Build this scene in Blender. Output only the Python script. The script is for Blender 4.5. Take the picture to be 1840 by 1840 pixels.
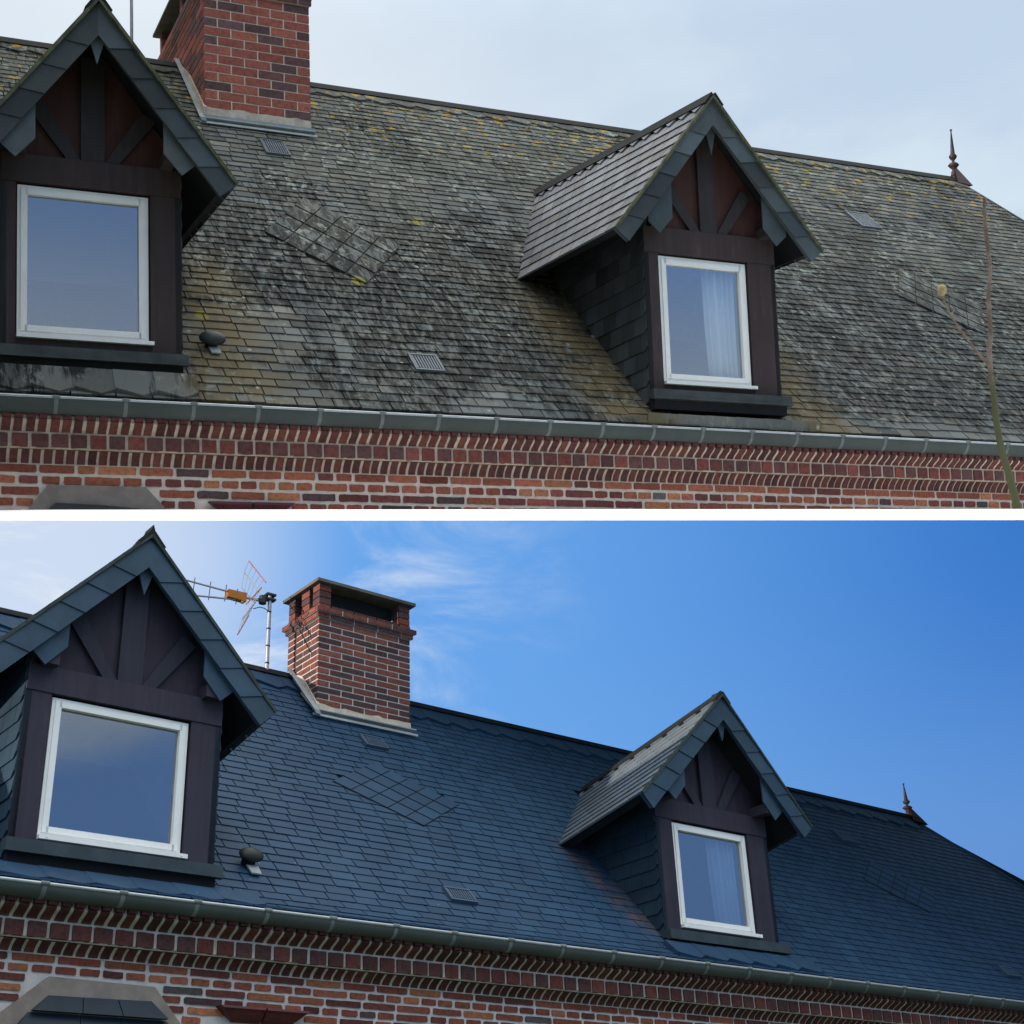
import bpy, bmesh, math, random
import numpy as np
from mathutils import Matrix, Vector
for o in list(bpy.data.objects): bpy.data.objects.remove(o)
S = bpy.context.scene
C = S.collection
rnd = random.Random(7)

# ------------------------------------------------------------------ camera
GZ = 3.55                                            # gutter height of the lower house above the lawn
CAM = Vector((-2.864, -7.538, -1.926 + GZ))
RL = Matrix(((0.78493, -0.61834, -0.03922), (0.26123, 0.38768, -0.884), (0.56182, 0.68364, 0.46583)))
RU = Matrix(((0.90808, -0.41731, -0.0352), (0.01812, 0.12311, -0.99223), (0.4184, 0.90039, 0.11936)))
TU = Vector((-2.9852, -0.7454, 9.4068))
# camera pitched up 16.5 degrees; the lower house leans back and the upper one forward by the same few degrees
Q = Matrix.Rotation(math.radians(-11.3), 3, Vector((RL[0].x, RL[0].y, 0)).normalized())
right, up, fwd = Q @ RL[0], Q @ -RL[1], Q @ RL[2]
US = 1.5                                             # the upper house is the larger and stands farther off
cd = bpy.data.cameras.new('camera'); cam = bpy.data.objects.new('camera', cd); C.objects.link(cam)
m = Matrix((right, up, -fwd)).transposed().to_4x4(); m.translation = CAM
cam.matrix_world = m
cd.sensor_width = 36; cd.lens = 36 * 2600 / 1840; cd.clip_start = 0.1; cd.clip_end = 3000
S.camera = cam
# the upper house leans back on its sloping shelf
MU = (Q @ RL.transposed() @ RU * US).to_4x4()
MU.translation = CAM + Q @ RL.transposed() @ TU * US
ML = Q.to_4x4(); ML.translation = CAM + Q @ (Vector((0, 0, GZ)) - CAM)

# ------------------------------------------------------------------ light and sky
SUN = (Q @ Vector((-0.99, 0.13, 0.075))).normalized()
sl = bpy.data.lights.new('sun', 'SUN'); sl.energy = 5.0; sl.angle = math.radians(0.5); sl.color = (1.0, 0.9, 0.76)
so = bpy.data.objects.new('sun', sl); C.objects.link(so)
so.rotation_euler = SUN.to_track_quat('Z', 'Y').to_euler(); so.location = (-30, 5, 20)
W = bpy.data.worlds.new('World'); S.world = W; W.use_nodes = True
nt = W.node_tree; N = nt.nodes; L = nt.links
for n in list(N): N.remove(n)
def nd(t, **k):
    n = N.new(t)
    for a, b in k.items(): setattr(n, a, b)
    return n
def val(x, i, n):
    if hasattr(x, 'is_linked') or hasattr(x, 'links'): L.new(x, n.inputs[i])
    else: n.inputs[i].default_value = x
def mth(op, a, b=0.0, clamp=False):
    n = nd('ShaderNodeMath', operation=op, use_clamp=clamp); val(a, 0, n); val(b, 1, n); return n.outputs[0]
def rng(x, a, b, c=0.0, d=1.0, sm=True):
    n = nd('ShaderNodeMapRange', interpolation_type='SMOOTHSTEP' if sm else 'LINEAR'); val(x, 0, n)
    n.inputs[1].default_value = a; n.inputs[2].default_value = b; n.inputs[3].default_value = c; n.inputs[4].default_value = d
    return n.outputs[0]
def mixc(f, a, b):
    n = nd('ShaderNodeMix', data_type='RGBA'); val(f, 0, n); val(a, 6, n); val(b, 7, n); return n.outputs[2]
def dotv(v, vec):
    n = nd('ShaderNodeVectorMath', operation='DOT_PRODUCT'); L.new(v, n.inputs[0]); n.inputs[1].default_value = vec; return n.outputs['Value']
tc = nd('ShaderNodeTexCoord'); D = tc.outputs['Generated']
sky = nd('ShaderNodeTexSky', sky_type='NISHITA', sun_disc=False)
sky.sun_elevation = math.asin(SUN.z); sky.sun_rotation = math.atan2(SUN.x, SUN.y); sky.altitude = 50
sep = nd('ShaderNodeSeparateXYZ'); L.new(D, sep.inputs[0]); Z = sep.outputs[2]
glow = (fwd - right * .42 - up * .02).normalized()      # the bright side of the sky, on the left
g = dotv(D, glow)
# clear air: deep blue away from the light, paler near it and near the horizon
clear = mixc(rng(g, 0.70, 0.985), (0.013, 0.155, 0.58, 1), (0.13, 0.38, 0.86, 1))
clear = mixc(rng(g, 0.45, -0.5), clear, (0.20, 0.40, 0.86, 1))
clear = mixc(mth('MULTIPLY', rng(g, 0.3, -0.3), rng(Z, 0.22, 0.03)), clear, (0.72, 0.79, 0.86, 1))
clear = mixc(rng(Z, 0.24, 0.0, 0, 0.35), clear, (0.20, 0.47, 0.92, 1))
def noise(scale, detail, sx=1, sy=1, sz=1, rough=0.55, dist=0.0, w=(0, 0, 0)):
    mp = nd('ShaderNodeMapping'); L.new(D, mp.inputs[0]); mp.inputs['Scale'].default_value = (sx, sy, sz); mp.inputs['Location'].default_value = w
    n = nd('ShaderNodeTexNoise'); L.new(mp.outputs[0], n.inputs['Vector'])
    n.inputs['Scale'].default_value = scale; n.inputs['Detail'].default_value = detail; n.inputs['Roughness'].default_value = rough; n.inputs['Distortion'].default_value = dist
    return n.outputs[0]
cm = mth('MULTIPLY', rng(noise(6, 8, 1, 1, 2.2, 0.62, 0.6), 0.46, 0.76), rng(g, 0.885, 0.985))
cm = mth('ADD', cm, mth('MULTIPLY', rng(g, 0.955, 0.995), 0.75), True)
clear = mixc(cm, clear, (0.80, 0.86, 0.95, 1))
# cloud deck: overcast, brighter towards the zenith
oc = mixc(rng(noise(3.2, 7, 1, 1, 1.8, 0.55, 0.5, (3, 1, 2)), 0.36, 0.66), (0.56, 0.69, 0.85, 1), (0.70, 0.82, 0.92, 1))
oc = mixc(rng(g, 0.80, 0.97, 0, 0.8), oc, (0.83, 0.89, 0.95, 1))
oc = mixc(rng(Z, 0.60, 0.85), oc, (0.82, 0.81, 0.76, 1))
zen = rng(Z, 0.55, 0.95, 1.0, 3.9)
ocs = nd('ShaderNodeVectorMath', operation='SCALE'); L.new(oc, ocs.inputs[0]); L.new(zen, ocs.inputs['Scale'])
Zn = mth('ADD', Z, mth('MULTIPLY', noise(5, 6, 1, 1, 1.5, 0.6, 0.4, (2, 2, 2)), 0.10))
air = mixc(rng(Zn, 0.432, 0.488), clear, ocs.outputs[0])
ground_air = mixc(rng(Z, 0.0, -0.05), air, (0.10, 0.12, 0.10, 1))
b1 = nd('ShaderNodeBackground'); L.new(ground_air, b1.inputs[0]); b1.inputs[1].default_value = 0.93
b2 = nd('ShaderNodeBackground'); L.new(sky.outputs[0], b2.inputs[0]); b2.inputs[1].default_value = 0.012
ad = nd('ShaderNodeAddShader'); L.new(b1.outputs[0], ad.inputs[0]); L.new(b2.outputs[0], ad.inputs[1])
wo = nd('ShaderNodeOutputWorld'); L.new(ad.outputs[0], wo.inputs[0])
S.view_settings.view_transform = 'Standard'; S.view_settings.look = 'None'
S.view_settings.exposure = 0.0; S.view_settings.gamma = 1.0; S.view_settings.use_curve_mapping = False
S.render.engine = 'CYCLES'

# ------------------------------------------------------------------ materials
class MT:
    def __init__(s, name):
        s.m = bpy.data.materials.new(name); s.m.use_nodes = True; s.t = s.m.node_tree; s.b = s.t.nodes['Principled BSDF']
        s.tc = s.t.nodes.new('ShaderNodeTexCoord')
    def new(s, t, **k):
        n = s.t.nodes.new(t)
        for a, b in k.items(): setattr(n, a, b)
        return n
    def put(s, x, sock):
        if isinstance(x, bpy.types.NodeSocket): s.t.links.new(x, sock)
        else: sock.default_value = x
    def attr(s, n='col'):
        return s.new('ShaderNodeAttribute', attribute_name=n).outputs['Color']
    def noise(s, sc, det=5, scale=(1, 1, 1), rough=0.6, loc=(0, 0, 0), dist=0.0):
        mp = s.new('ShaderNodeMapping'); s.t.links.new(s.tc.outputs['Object'], mp.inputs[0]); mp.inputs['Scale'].default_value = scale; mp.inputs['Location'].default_value = loc
        n = s.new('ShaderNodeTexNoise'); s.t.links.new(mp.outputs[0], n.inputs['Vector']); n.inputs['Scale'].default_value = sc; n.inputs['Detail'].default_value = det
        n.inputs['Roughness'].default_value = rough; n.inputs['Distortion'].default_value = dist
        return n.outputs[0]
    def voro(s, sc, scale=(1, 1, 1)):
        mp = s.new('ShaderNodeMapping'); s.t.links.new(s.tc.outputs['Object'], mp.inputs[0]); mp.inputs['Scale'].default_value = scale
        n = s.new('ShaderNodeTexVoronoi'); s.t.links.new(mp.outputs[0], n.inputs['Vector']); n.inputs['Scale'].default_value = sc
        return n.outputs[0]
    def xyz(s):
        n = s.new('ShaderNodeSeparateXYZ'); s.t.links.new(s.tc.outputs['Object'], n.inputs[0]); return n.outputs
    def rng(s, x, a, b, c=0.0, d=1.0):
        n = s.new('ShaderNodeMapRange', interpolation_type='SMOOTHSTEP'); s.put(x, n.inputs[0])
        for i, v in enumerate((a, b, c, d)): n.inputs[i + 1].default_value = v
        return n.outputs[0]
    def math(s, op, a, b=0.0):
        n = s.new('ShaderNodeMath', operation=op); s.put(a, n.inputs[0]); s.put(b, n.inputs[1]); return n.outputs[0]
    def mix(s, f, a, b, bt='MIX'):
        n = s.new('ShaderNodeMix', data_type='RGBA', blend_type=bt); s.put(f, n.inputs[0]); s.put(a, n.inputs[6]); s.put(b, n.inputs[7]); return n.outputs[2]
    def fin(s, col, rough=0.7, bump=None, bs=0.3, bd=0.01, metal=0.0, spec=0.5):
        s.put(col, s.b.inputs['Base Color']); s.put(rough, s.b.inputs['Roughness']); s.b.inputs['Metallic'].default_value = metal
        s.b.inputs['Specular IOR Level'].default_value = spec
        if bump is not None:
            n = s.new('ShaderNodeBump'); n.inputs['Strength'].default_value = bs; n.inputs['Distance'].default_value = bd
            s.t.links.new(bump, n.inputs['Height']); s.t.links.new(n.outputs[0], s.b.inputs['Normal'])
        return s.m
def timber(name, col):
    t = MT(name); gr = t.noise(26, 5, (1, 1, .05), .6); w = t.noise(2.2, 4); st = t.noise(9, 5, (1, 1, .25), .65)
    c = t.mix(t.rng(gr, .35, .65, 0, .45), (*col, 1), tuple(q * .62 for q in col) + (1,))
    c = t.mix(t.rng(st, .56, .72, 0, .5), c, tuple(min(1, q * 1.5 + .008) for q in col) + (1,)); c = t.mix(t.rng(w, .4, .65, 0, .35), c, tuple(q * .6 for q in col) + (1,))
    return t.fin(c, .7, gr, .35, .004, 0, .2)
def g3(v): return (v, v, v, 1)
def simple(name, col, rough=0.7, var=0.25, sc=9, bump=0.15, metal=0.0, attr=False, spec=0.22):
    t = MT(name); n = t.noise(sc, 6)
    base = t.attr() if attr else (*col, 1)
    c = t.mix(t.rng(n, 0.3, 0.7), base, t.mix(1.0, base, g3(1 - var), 'MULTIPLY'))
    return t.fin(c, rough, t.noise(sc * 6, 4), bump, 0.004, metal, spec)

def slate_weathered(cfg):
    t = MT('weathered_slate'); x, y, z = t.xyz()
    c = t.attr()
    # black algae washed down the slope in streaks, broken up slate by slate
    streak = t.noise(1.0, 6, (9.0, 1.0, 1.0), 0.65)
    patch = t.noise(0.8, 4, (1, 1, 1), 0.5, (4.2, 1, 0))
    reg = t.math('MULTIPLY', t.rng(y, 3.3, 1.7), t.rng(y, 0.0, 0.45))
    sm = t.math('ADD', t.math('ADD', t.math('MULTIPLY', streak, 0.5), t.math('MULTIPLY', patch, 0.8)), t.math('MULTIPLY', reg, 0.185))
    dark = t.rng(sm, 0.65, 0.745)
    speck = t.rng(t.noise(9, 6, (2.6, .55, .55), 0.72), 0.42, 0.54)
    dark = t.math('MULTIPLY', dark, t.math('ADD', t.math('MULTIPLY', speck, 0.75), 0.25))
    c = t.mix(t.math('MULTIPLY', t.rng(sm, 0.64, 0.70), 0.5), c, t.mix(1.0, c, (1.25, 1.32, 1.42, 1), 'MULTIPLY'))
    c = t.mix(t.math('MULTIPLY', dark, 0.92), c, (0.014, 0.015, 0.014, 1))
    # green-brown film
    film = t.math('MULTIPLY', t.rng(t.noise(1.3, 5, (1, .6, .6), .6, (9, 2, 1)), 0.38, 0.58), t.rng(y, 1.2, 3.8, 0.2, 1.0))
    c = t.mix(t.math('MULTIPLY', film, 0.5), c, (0.106, 0.109, 0.088, 1))
    # rusty brown wash beside the dormers
    for xx, wd in ((cfg['d'][0]['d'] + 0.95, 0.55), (cfg['d'][1]['d'] - 0.8, 0.55), (cfg['d'][1]['d'] + 1.0, 0.45)):
        w = t.math('MULTIPLY', t.rng(t.math('ABSOLUTE', t.math('SUBTRACT', x, xx)), wd, wd * 0.15), t.rng(y, 1.9, 1.2))
        w = t.math('MULTIPLY', w, t.rng(t.noise(5, 5), 0.30, 0.55))
        c = t.mix(t.math('MULTIPLY', w, 0.85), c, (0.150, 0.116, 0.062, 1))
    # grey-white lichen
    l1 = t.math('MULTIPLY', t.rng(t.noise(11, 5, (1, .8, .8), 0.7, (2, 5, 1)), 0.555, 0.60), t.rng(t.noise(1.4, 3, (1, 1, 1), .5, (7, 7, 7)), 0.36, 0.6))
    l1 = t.math('MULTIPLY', l1, t.rng(y, 0.4, 3.2, 0.45, 1.0))
    c = t.mix(t.math('MULTIPLY', l1, 0.85), c, (0.30, 0.33, 0.28, 1))
    # yellow lichen, mostly just under the ridge
    l2 = t.math('MULTIPLY', t.rng(t.noise(7.5, 6, (1, .8, .8), 0.7, (1, 9, 4)), 0.57, 0.61), t.rng(y, 3.4, 4.3, 0.0, 1.0))
    c = t.mix(t.math('MULTIPLY', l2, 0.9), c, (0.44, 0.29, 0.045, 1))
    sp = t.rng(t.math('ADD', t.voro(1.35, (1, .8, .8)), t.math('MULTIPLY', t.noise(24, 3), 0.06)), 0.115, 0.095)
    c = t.mix(t.math('MULTIPLY', sp, 0.9), c, (0.24, 0.21, 0.05, 1))
    wp = t.rng(t.voro(4.6, (1, .8, .8)), 0.085, 0.065)
    c = t.mix(t.math('MULTIPLY', wp, 0.7), c, (0.36, 0.38, 0.34, 1))
    return t.fin(c, 0.85, t.noise(60, 5), 0.35, 0.004, 0, 0.12)

def slate_clean(name, brown=None):
    t = MT(name); x, y, z = t.xyz(); c = t.attr()
    c = t.mix(t.rng(t.noise(2.2, 4, (2, 1, 1)), 0.3, 0.7), c, t.mix(1.0, c, (0.78, 0.80, 0.86, 1), 'MULTIPLY'))
    if brown:
        w = t.math('MULTIPLY', t.rng(t.math('ABSOLUTE', t.math('SUBTRACT', t.math('ADD', x, t.math('MULTIPLY', y, 0.25)), brown)), 0.22, 0.03), t.rng(y, 1.5, 1.25))
        w = t.math('MULTIPLY', w, t.math('MULTIPLY', t.rng(t.noise(9, 5), 0.35, 0.6), t.rng(y, 0.35, 0.7)))
        c = t.mix(t.math('MULTIPLY', w, 0.7), c, (0.10, 0.075, 0.075, 1))
        sp = t.math('MULTIPLY', t.rng(t.voro(7), 0.045, 0.03), t.rng(y, 1.9, 1.5))
        c = t.mix(t.math('MULTIPLY', sp, 0.8), c, (0.30, 0.36, 0.42, 1))
    return t.fin(c, 0.55, t.noise(50, 4), 0.2, 0.003, 0, 0.22)

def brick_mat(name):
    t = MT(name); c = t.attr()
    c = t.mix(t.rng(t.noise(34, 6, (1, 1, 1), .7), 0.42, 0.68, 0, .75), c, t.mix(1.0, c, (0.45, 0.40, 0.42, 1), 'MULTIPLY'))
    c = t.mix(t.rng(t.noise(9, 4), 0.5, 0.75, 0, 0.45), c, t.mix(1.0, c, (1.35, 1.1, 1.0, 1), 'MULTIPLY'))
    return t.fin(c, 0.85, t.noise(45, 6, rough=.75), 0.6, 0.006, 0, 0.25)

def glass_mat(name, refl, tint):
    m = bpy.data.materials.new(name); m.use_nodes = True; t = m.node_tree; t.nodes.clear()
    tr = t.nodes.new('ShaderNodeBsdfTransparent'); tr.inputs[0].default_value = (*tint, 1)
    gl = t.nodes.new('ShaderNodeBsdfGlossy'); gl.inputs['Roughness'].default_value = 0.01; gl.inputs[0].default_value = (1, 1, 1, 1)
    fr = t.nodes.new('ShaderNodeFresnel'); fr.inputs[0].default_value = 1.5
    a = t.nodes.new('ShaderNodeMath'); a.operation = 'ADD'; a.use_clamp = True; a.inputs[1].default_value = refl
    mx = t.nodes.new('ShaderNodeMixShader'); o = t.nodes.new('ShaderNodeOutputMaterial')
    t.links.new(fr.outputs[0], a.inputs[0]); t.links.new(a.outputs[0], mx.inputs[0]); t.links.new(tr.outputs[0], mx.inputs[1]); t.links.new(gl.outputs[0], mx.inputs[2]); t.links.new(mx.outputs[0], o.inputs[0])
    return m

def far_brick():
    t = MT('brick_wall'); b = t.new('ShaderNodeTexBrick'); mp = t.new('ShaderNodeMapping'); mp.inputs['Rotation'].default_value = (math.pi / 2, 0, 0)
    t.t.links.new(t.tc.outputs['Object'], mp.inputs[0]); t.t.links.new(mp.outputs[0], b.inputs[0])
    b.inputs['Scale'].default_value = 1.0; b.inputs['Brick Width'].default_value = .25; b.inputs['Row Height'].default_value = .075; b.inputs['Mortar Size'].default_value = .008
    b.inputs['Color1'].default_value = (.22, .07, .045, 1); b.inputs['Color2'].default_value = (.12, .045, .04, 1); b.inputs['Mortar'].default_value = (.55, .48, .42, 1)
    return t.fin(b.outputs[0], .9)

# ------------------------------------------------------------------ mesh helper
def sub(a, b): return [a[i] - b[i] for i in range(3)]
class MB:
    def __init__(s): s.v = []; s.f = []; s.c = []
    def add(s, vs, fs, col=(1, 1, 1)):
        k = len(s.v); s.v += [tuple(v) for v in vs]; s.f += [tuple(i + k for i in f) for f in fs]; s.c += [(*col[:3], 1.0)] * len(vs)
    def box(s, x0, x1, y0, y1, z0, z1, col=(1, 1, 1)):
        s.add([(x0, y0, z0), (x1, y0, z0), (x1, y1, z0), (x0, y1, z0), (x0, y0, z1), (x1, y0, z1), (x1, y1, z1), (x0, y1, z1)],
              [(0, 3, 2, 1), (4, 5, 6, 7), (0, 1, 5, 4), (1, 2, 6, 5), (2, 3, 7, 6), (3, 0, 4, 7)], col)
    def hexa(s, p, col=(1, 1, 1)):                       # 8 points: bottom ring, top ring
        s.add(p, [(0, 3, 2, 1), (4, 5, 6, 7), (0, 1, 5, 4), (1, 2, 6, 5), (2, 3, 7, 6), (3, 0, 4, 7)], col)
    def prism(s, pts, off, col=(1, 1, 1), caps=(True, True)):   # pts: 3-D outline, off: vector to the back face
        n = len(pts); b = [tuple(p[i] + off[i] for i in range(3)) for p in pts]
        f = [(i, (i + 1) % n, (i + 1) % n + n, i + n) for i in range(n)]
        if caps[0]: f.append(tuple(range(n))[::-1])
        if caps[1]: f.append(tuple(range(n, 2 * n)))
        s.add(list(pts) + b, f, col)
    def tube(s, path, r, seg=8, col=(1, 1, 1), cap=True):
        path = [Vector(p) for p in path]; rs = r if isinstance(r, (list, tuple)) else [r] * len(path)
        k = len(s.v); vs = []; n = len(path)
        for i, p in enumerate(path):
            d = (path[min(i + 1, n - 1)] - path[max(i - 1, 0)]).normalized()
            a = d.cross(Vector((0.13, 0.31, 0.94)) if abs(d.z) < .9 else Vector((1, .2, 0))).normalized(); b = d.cross(a)
            for j in range(seg):
                th = 2 * math.pi * j / seg; vs.append(p + (a * math.cos(th) + b * math.sin(th)) * rs[i])
        fs = []
        for i in range(n - 1):
            for j in range(seg):
                fs.append((i * seg + j, i * seg + (j + 1) % seg, (i + 1) * seg + (j + 1) % seg, (i + 1) * seg + j))
        s.add(vs, fs, col)
        if cap: s.add(vs[:seg], [tuple(range(seg))[::-1]], col); s.add(vs[-seg:], [tuple(range(seg))], col)
    def lathe(s, prof, cx, cy, seg=20, col=(1, 1, 1)):
        vs = []; n = len(prof)
        for r, z in prof:
            for j in range(seg):
                a = 2 * math.pi * j / seg; vs.append((cx + r * math.cos(a), cy + r * math.sin(a), z))
        fs = [(i * seg + j, i * seg + (j + 1) % seg, (i + 1) * seg + (j + 1) % seg, (i + 1) * seg + j) for i in range(n - 1) for j in range(seg)]
        s.add(vs, fs, col)
    def build(s, name, mat, parent=None, smooth=False, stuff=False, label=None):
        me = bpy.data.meshes.new(name); me.from_pydata(s.v, [], s.f)
        a = me.attributes.new('col', 'FLOAT_COLOR', 'POINT'); a.data.foreach_set('color', np.array(s.c, dtype=np.float32).ravel())
        me.materials.append(mat)
        bm = bmesh.new(); bm.from_mesh(me); bmesh.ops.recalc_face_normals(bm, faces=bm.faces); bm.to_mesh(me); bm.free()
        if smooth:
            for p in me.polygons: p.use_smooth = True
        o = bpy.data.objects.new(name, me); C.objects.link(o)
        if parent is not None: o.parent = parent
        if stuff: o['kind'] = 'stuff'
        if label: o['label'] = label
        return o
def clip2(pts, fn):
    """keep the part of a 2-D outline where fn(p) >= 0"""
    out = []
    for i, p in enumerate(pts):
        q = pts[(i + 1) % len(pts)]; a, b = fn(p), fn(q)
        if a >= 0: out.append(p)
        if (a >= 0) != (b >= 0):
            t = a / (a - b); out.append((p[0] + (q[0] - p[0]) * t, p[1] + (q[1] - p[1]) * t))
    return out
def thing(name, label, cat, group=None, M=None):
    o = bpy.data.objects.new(name, None); C.objects.link(o); o['label'] = label; o['category'] = cat
    o.empty_display_size = 0.3
    if group: o['group'] = group
    if M is not None: o.matrix_world = M
    return o

M_GLASS_U = glass_mat('window_glass_grey', 0.27, (0.85, 0.88, 0.9))
M_GLASS_L = glass_mat('window_glass_clear', 0.25, (0.7, 0.78, 0.9))
M_ROOM = simple('room_plaster', (0.50, 0.52, 0.55), 0.9, 0.1)
M_CURT = simple('net_curtain', (0.75, 0.80, 0.80), 0.9, 0.05)
M_WHITE = simple('white_window_paint', (0.88, 0.88, 0.85), 0.35, 0.06, 6, 0.05)
M_ZINC = simple('zinc', (0.30, 0.34, 0.37), 0.42, 0.25, 5, 0.08, 0.35)
M_ZINCL = simple('bright_zinc', (0.36, 0.41, 0.43), 0.6, 0.3, 5, 0.08, 0.0)
M_GUT = simple('gutter_zinc', (0.085, 0.100, 0.092), 0.6, 0.22, 2.5, 0.06, 0.0)
M_GUTJ = simple('gutter_solder', (0.20, 0.225, 0.22), 0.6, 0.3, 20, 0.1, 0.0)
M_LEADE = simple('gutter_bead', (0.50, 0.53, 0.56), 0.3, 0.2, 8, 0.05, 0.4)
M_DARKMETAL = simple('dark_ridge_metal', (0.022, 0.025, 0.025), 0.8, 0.4, 6, 0.1, 0.0, spec=.15)
M_FINIAL = simple('rusty_brown_metal', (0.055, 0.038, 0.038), 0.5, 0.4, 12, 0.2, 0.3)
M_CONC = simple('concrete', (0.15, 0.14, 0.115), 0.9, 0.3, 8, 0.4)
M_STONE = simple('sandstone_render', (0.30, 0.25, 0.215), 0.9, 0.25, 10, 0.5)
M_CEM = simple('cement_fillet', (0.60, 0.53, 0.44), 0.9, 0.35, 12, 0.5)
M_TERRA = simple('glazed_terracotta', (0.13, 0.032, 0.035), 0.35, 0.35, 10, 0.2)
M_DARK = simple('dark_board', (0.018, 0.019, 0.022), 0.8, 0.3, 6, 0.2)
M_BRICK = brick_mat('brick')

def profile(cfg, z0, yj):
    k, m = cfg['k'], (cfg['zr'] - cfg['k']) / cfg['yr']
    A = Vector((0.03, z0)); cpt = Vector(((z0 - k) / m, z0)); B = Vector((yj, k + m * yj)); R = Vector((cfg['yr'], cfg['zr']))
    if cpt.x < 0.03: cpt.x = 0.03
    pts = [A * (1 - t) ** 2 + cpt * 2 * t * (1 - t) + B * t * t for t in [i / 16 for i in range(17)]]
    pts += [B.lerp(R, i / 40) for i in range(1, 41)]
    us = [0]
    for i in range(1, len(pts)): us.append(us[-1] + (pts[i] - pts[i - 1]).length)
    return np.array(us), np.array([[p.x, p.y] for p in pts])

def build_house(cfg):
    V = cfg['v']; M = cfg['M']; up_ = V == 'U'
    root = thing('house', cfg['label'], 'house', None, M)
    RR = RU if up_ else RL; TT = TU if up_ else Vector((-2.4891, 1.9682, 7.6594))
    def pix(p):
        q = RR @ Vector(p) + TT; return 920 + 2600 * q.x / q.z, 920 + 2600 * q.y / q.z
    ncut = RR.transposed() @ Vector((0, 1, -10 / 2600)); dcut = Vector((0, 1, -10 / 2600)).dot(TT)
    def keep(p):      # >0 above the shelf
        return -(ncut.dot(Vector(p)) + dcut) if up_ else 1.0
    r_ = random.Random(11 if up_ else 12)
    z_off = cfg['rz0']; us, pp = profile(cfg, z_off, cfg['yj']); UL = us[-1]
    def prof(u):
        y = np.interp(u, us, pp[:, 0]); z = np.interp(u, us, pp[:, 1]); return float(y), float(z)
    def nrm(u):
        a = prof(max(u - .03, 0)); b = prof(min(u + .03, UL)); d = Vector((b[0] - a[0], b[1] - a[1])).normalized(); return -d.y, d.x
    def RP(x, u, h=0.0):
        y, z = prof(u); n = nrm(u); return (x, y + n[0] * h, z + n[1] * h)
    def u_of_y(y): return float(np.interp(y, pp[:, 0], us))
    def roofy(z): return (z - cfg['k']) * cfg['yr'] / (cfg['zr'] - cfg['k'])
    X0, FX, YR, ZR = -2.6, cfg['fx'], cfg['yr'], cfg['zr']
    hipx = lambda y: FX + cfg['hip'] * (YR - y)
    XE = hipx(0)
    M_SL = cfg['slate']; M_SL2 = cfg['slate2']
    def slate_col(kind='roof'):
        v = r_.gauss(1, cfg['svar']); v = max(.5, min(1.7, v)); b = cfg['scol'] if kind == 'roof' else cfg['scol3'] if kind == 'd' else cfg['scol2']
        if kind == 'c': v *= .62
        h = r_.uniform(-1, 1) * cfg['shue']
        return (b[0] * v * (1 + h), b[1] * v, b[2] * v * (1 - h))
    # ---- walls and cornice -------------------------------------------------
    zc = cfg['rows']; WY = .27; yb = 2 * YR - (1.4 if up_ else .27)
    bm = bmesh.new()
    bx = MB(); bx.box(X0, XE - .35, WY + .004, yb, -4.2 if up_ else -6.0, .0)
    bm_me = bpy.data.meshes.new('wall'); bm_me.from_pydata(bx.v, [], bx.f); bm.from_mesh(bm_me)
    if up_:
        bmesh.ops.bisect_plane(bm, geom=bm.verts[:] + bm.edges[:] + bm.faces[:], plane_co=Vector(ncut) * (-dcut / ncut.dot(ncut)), plane_no=ncut, clear_outer=True)
        bmesh.ops.holes_fill(bm, edges=bm.edges[:])
    bmesh.ops.recalc_face_normals(bm, faces=bm.faces); bm.to_mesh(bm_me); bm.free()
    bm_me.materials.append(cfg['mortar']); wall = bpy.data.objects.new('wall', bm_me); C.objects.link(wall); wall.parent = root
    PAL = [((.245, .080, .045), 6), ((.185, .054, .036), 6), ((.125, .040, .034), 4), ((.31, .120, .058), 3), ((.075, .044, .042), 1), ((.080, .072, .062), 1)]
    PW = [c for c, w in PAL for _ in range(w)]
    def bcol(pal=PW, d=.12):
        c = r_.choice(pal); v = r_.gauss(1, d) * cfg['bk']; return tuple(max(.01, q * v) for q in c)
    def rough_outline(x0, x1, z0, z1, j, cc=.009):
        n = 3 if x1 - x0 < .15 else 5; P = []; c = min(cc, (z1 - z0) * .2)
        u = lambda a: r_.uniform(-a, a)
        P.append((x0 + c * r_.uniform(.2, 1.2), z0 + u(j)))
        for i in range(1, n): P.append((x0 + (x1 - x0) * i / n, z0 + u(j)))
        P.append((x1 - c * r_.uniform(.2, 1.2), z0 + u(j))); P.append((x1 + u(j * .7), z0 + c * r_.uniform(.5, 1.3))); P.append((x1 + u(j * .7), z1 - c * r_.uniform(.5, 1.3)))
        P.append((x1 - c * r_.uniform(.2, 1.2), z1 + u(j)))
        for i in range(n - 1, 0, -1): P.append((x0 + (x1 - x0) * i / n, z1 + u(j)))
        P.append((x0 + c * r_.uniform(.2, 1.2), z1 + u(j))); P.append((x0 + u(j * .7), z1 - c * r_.uniform(.5, 1.3))); P.append((x0 + u(j * .7), z0 + c * r_.uniform(.5, 1.3)))
        return P
    pool = []
    st = cfg['stone']
    def in_stone(x, z):
        poly = st['outer'] if 'outer' in st else []
        c = False; n = len(poly)
        for i in range(n):
            a, b = poly[i], poly[(i + 1) % n]
            if (a[1] > z) != (b[1] > z) and x < (b[0] - a[0]) * (z - a[1]) / (b[1] - a[1]) + a[0]: c = not c
        return c
    pitch = zc['pitch']; ztop = zc['wall']; r = 0
    bpal_dark = [(.062, .040, .042), (.075, .070, .062), (.105, .036, .034)]
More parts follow.
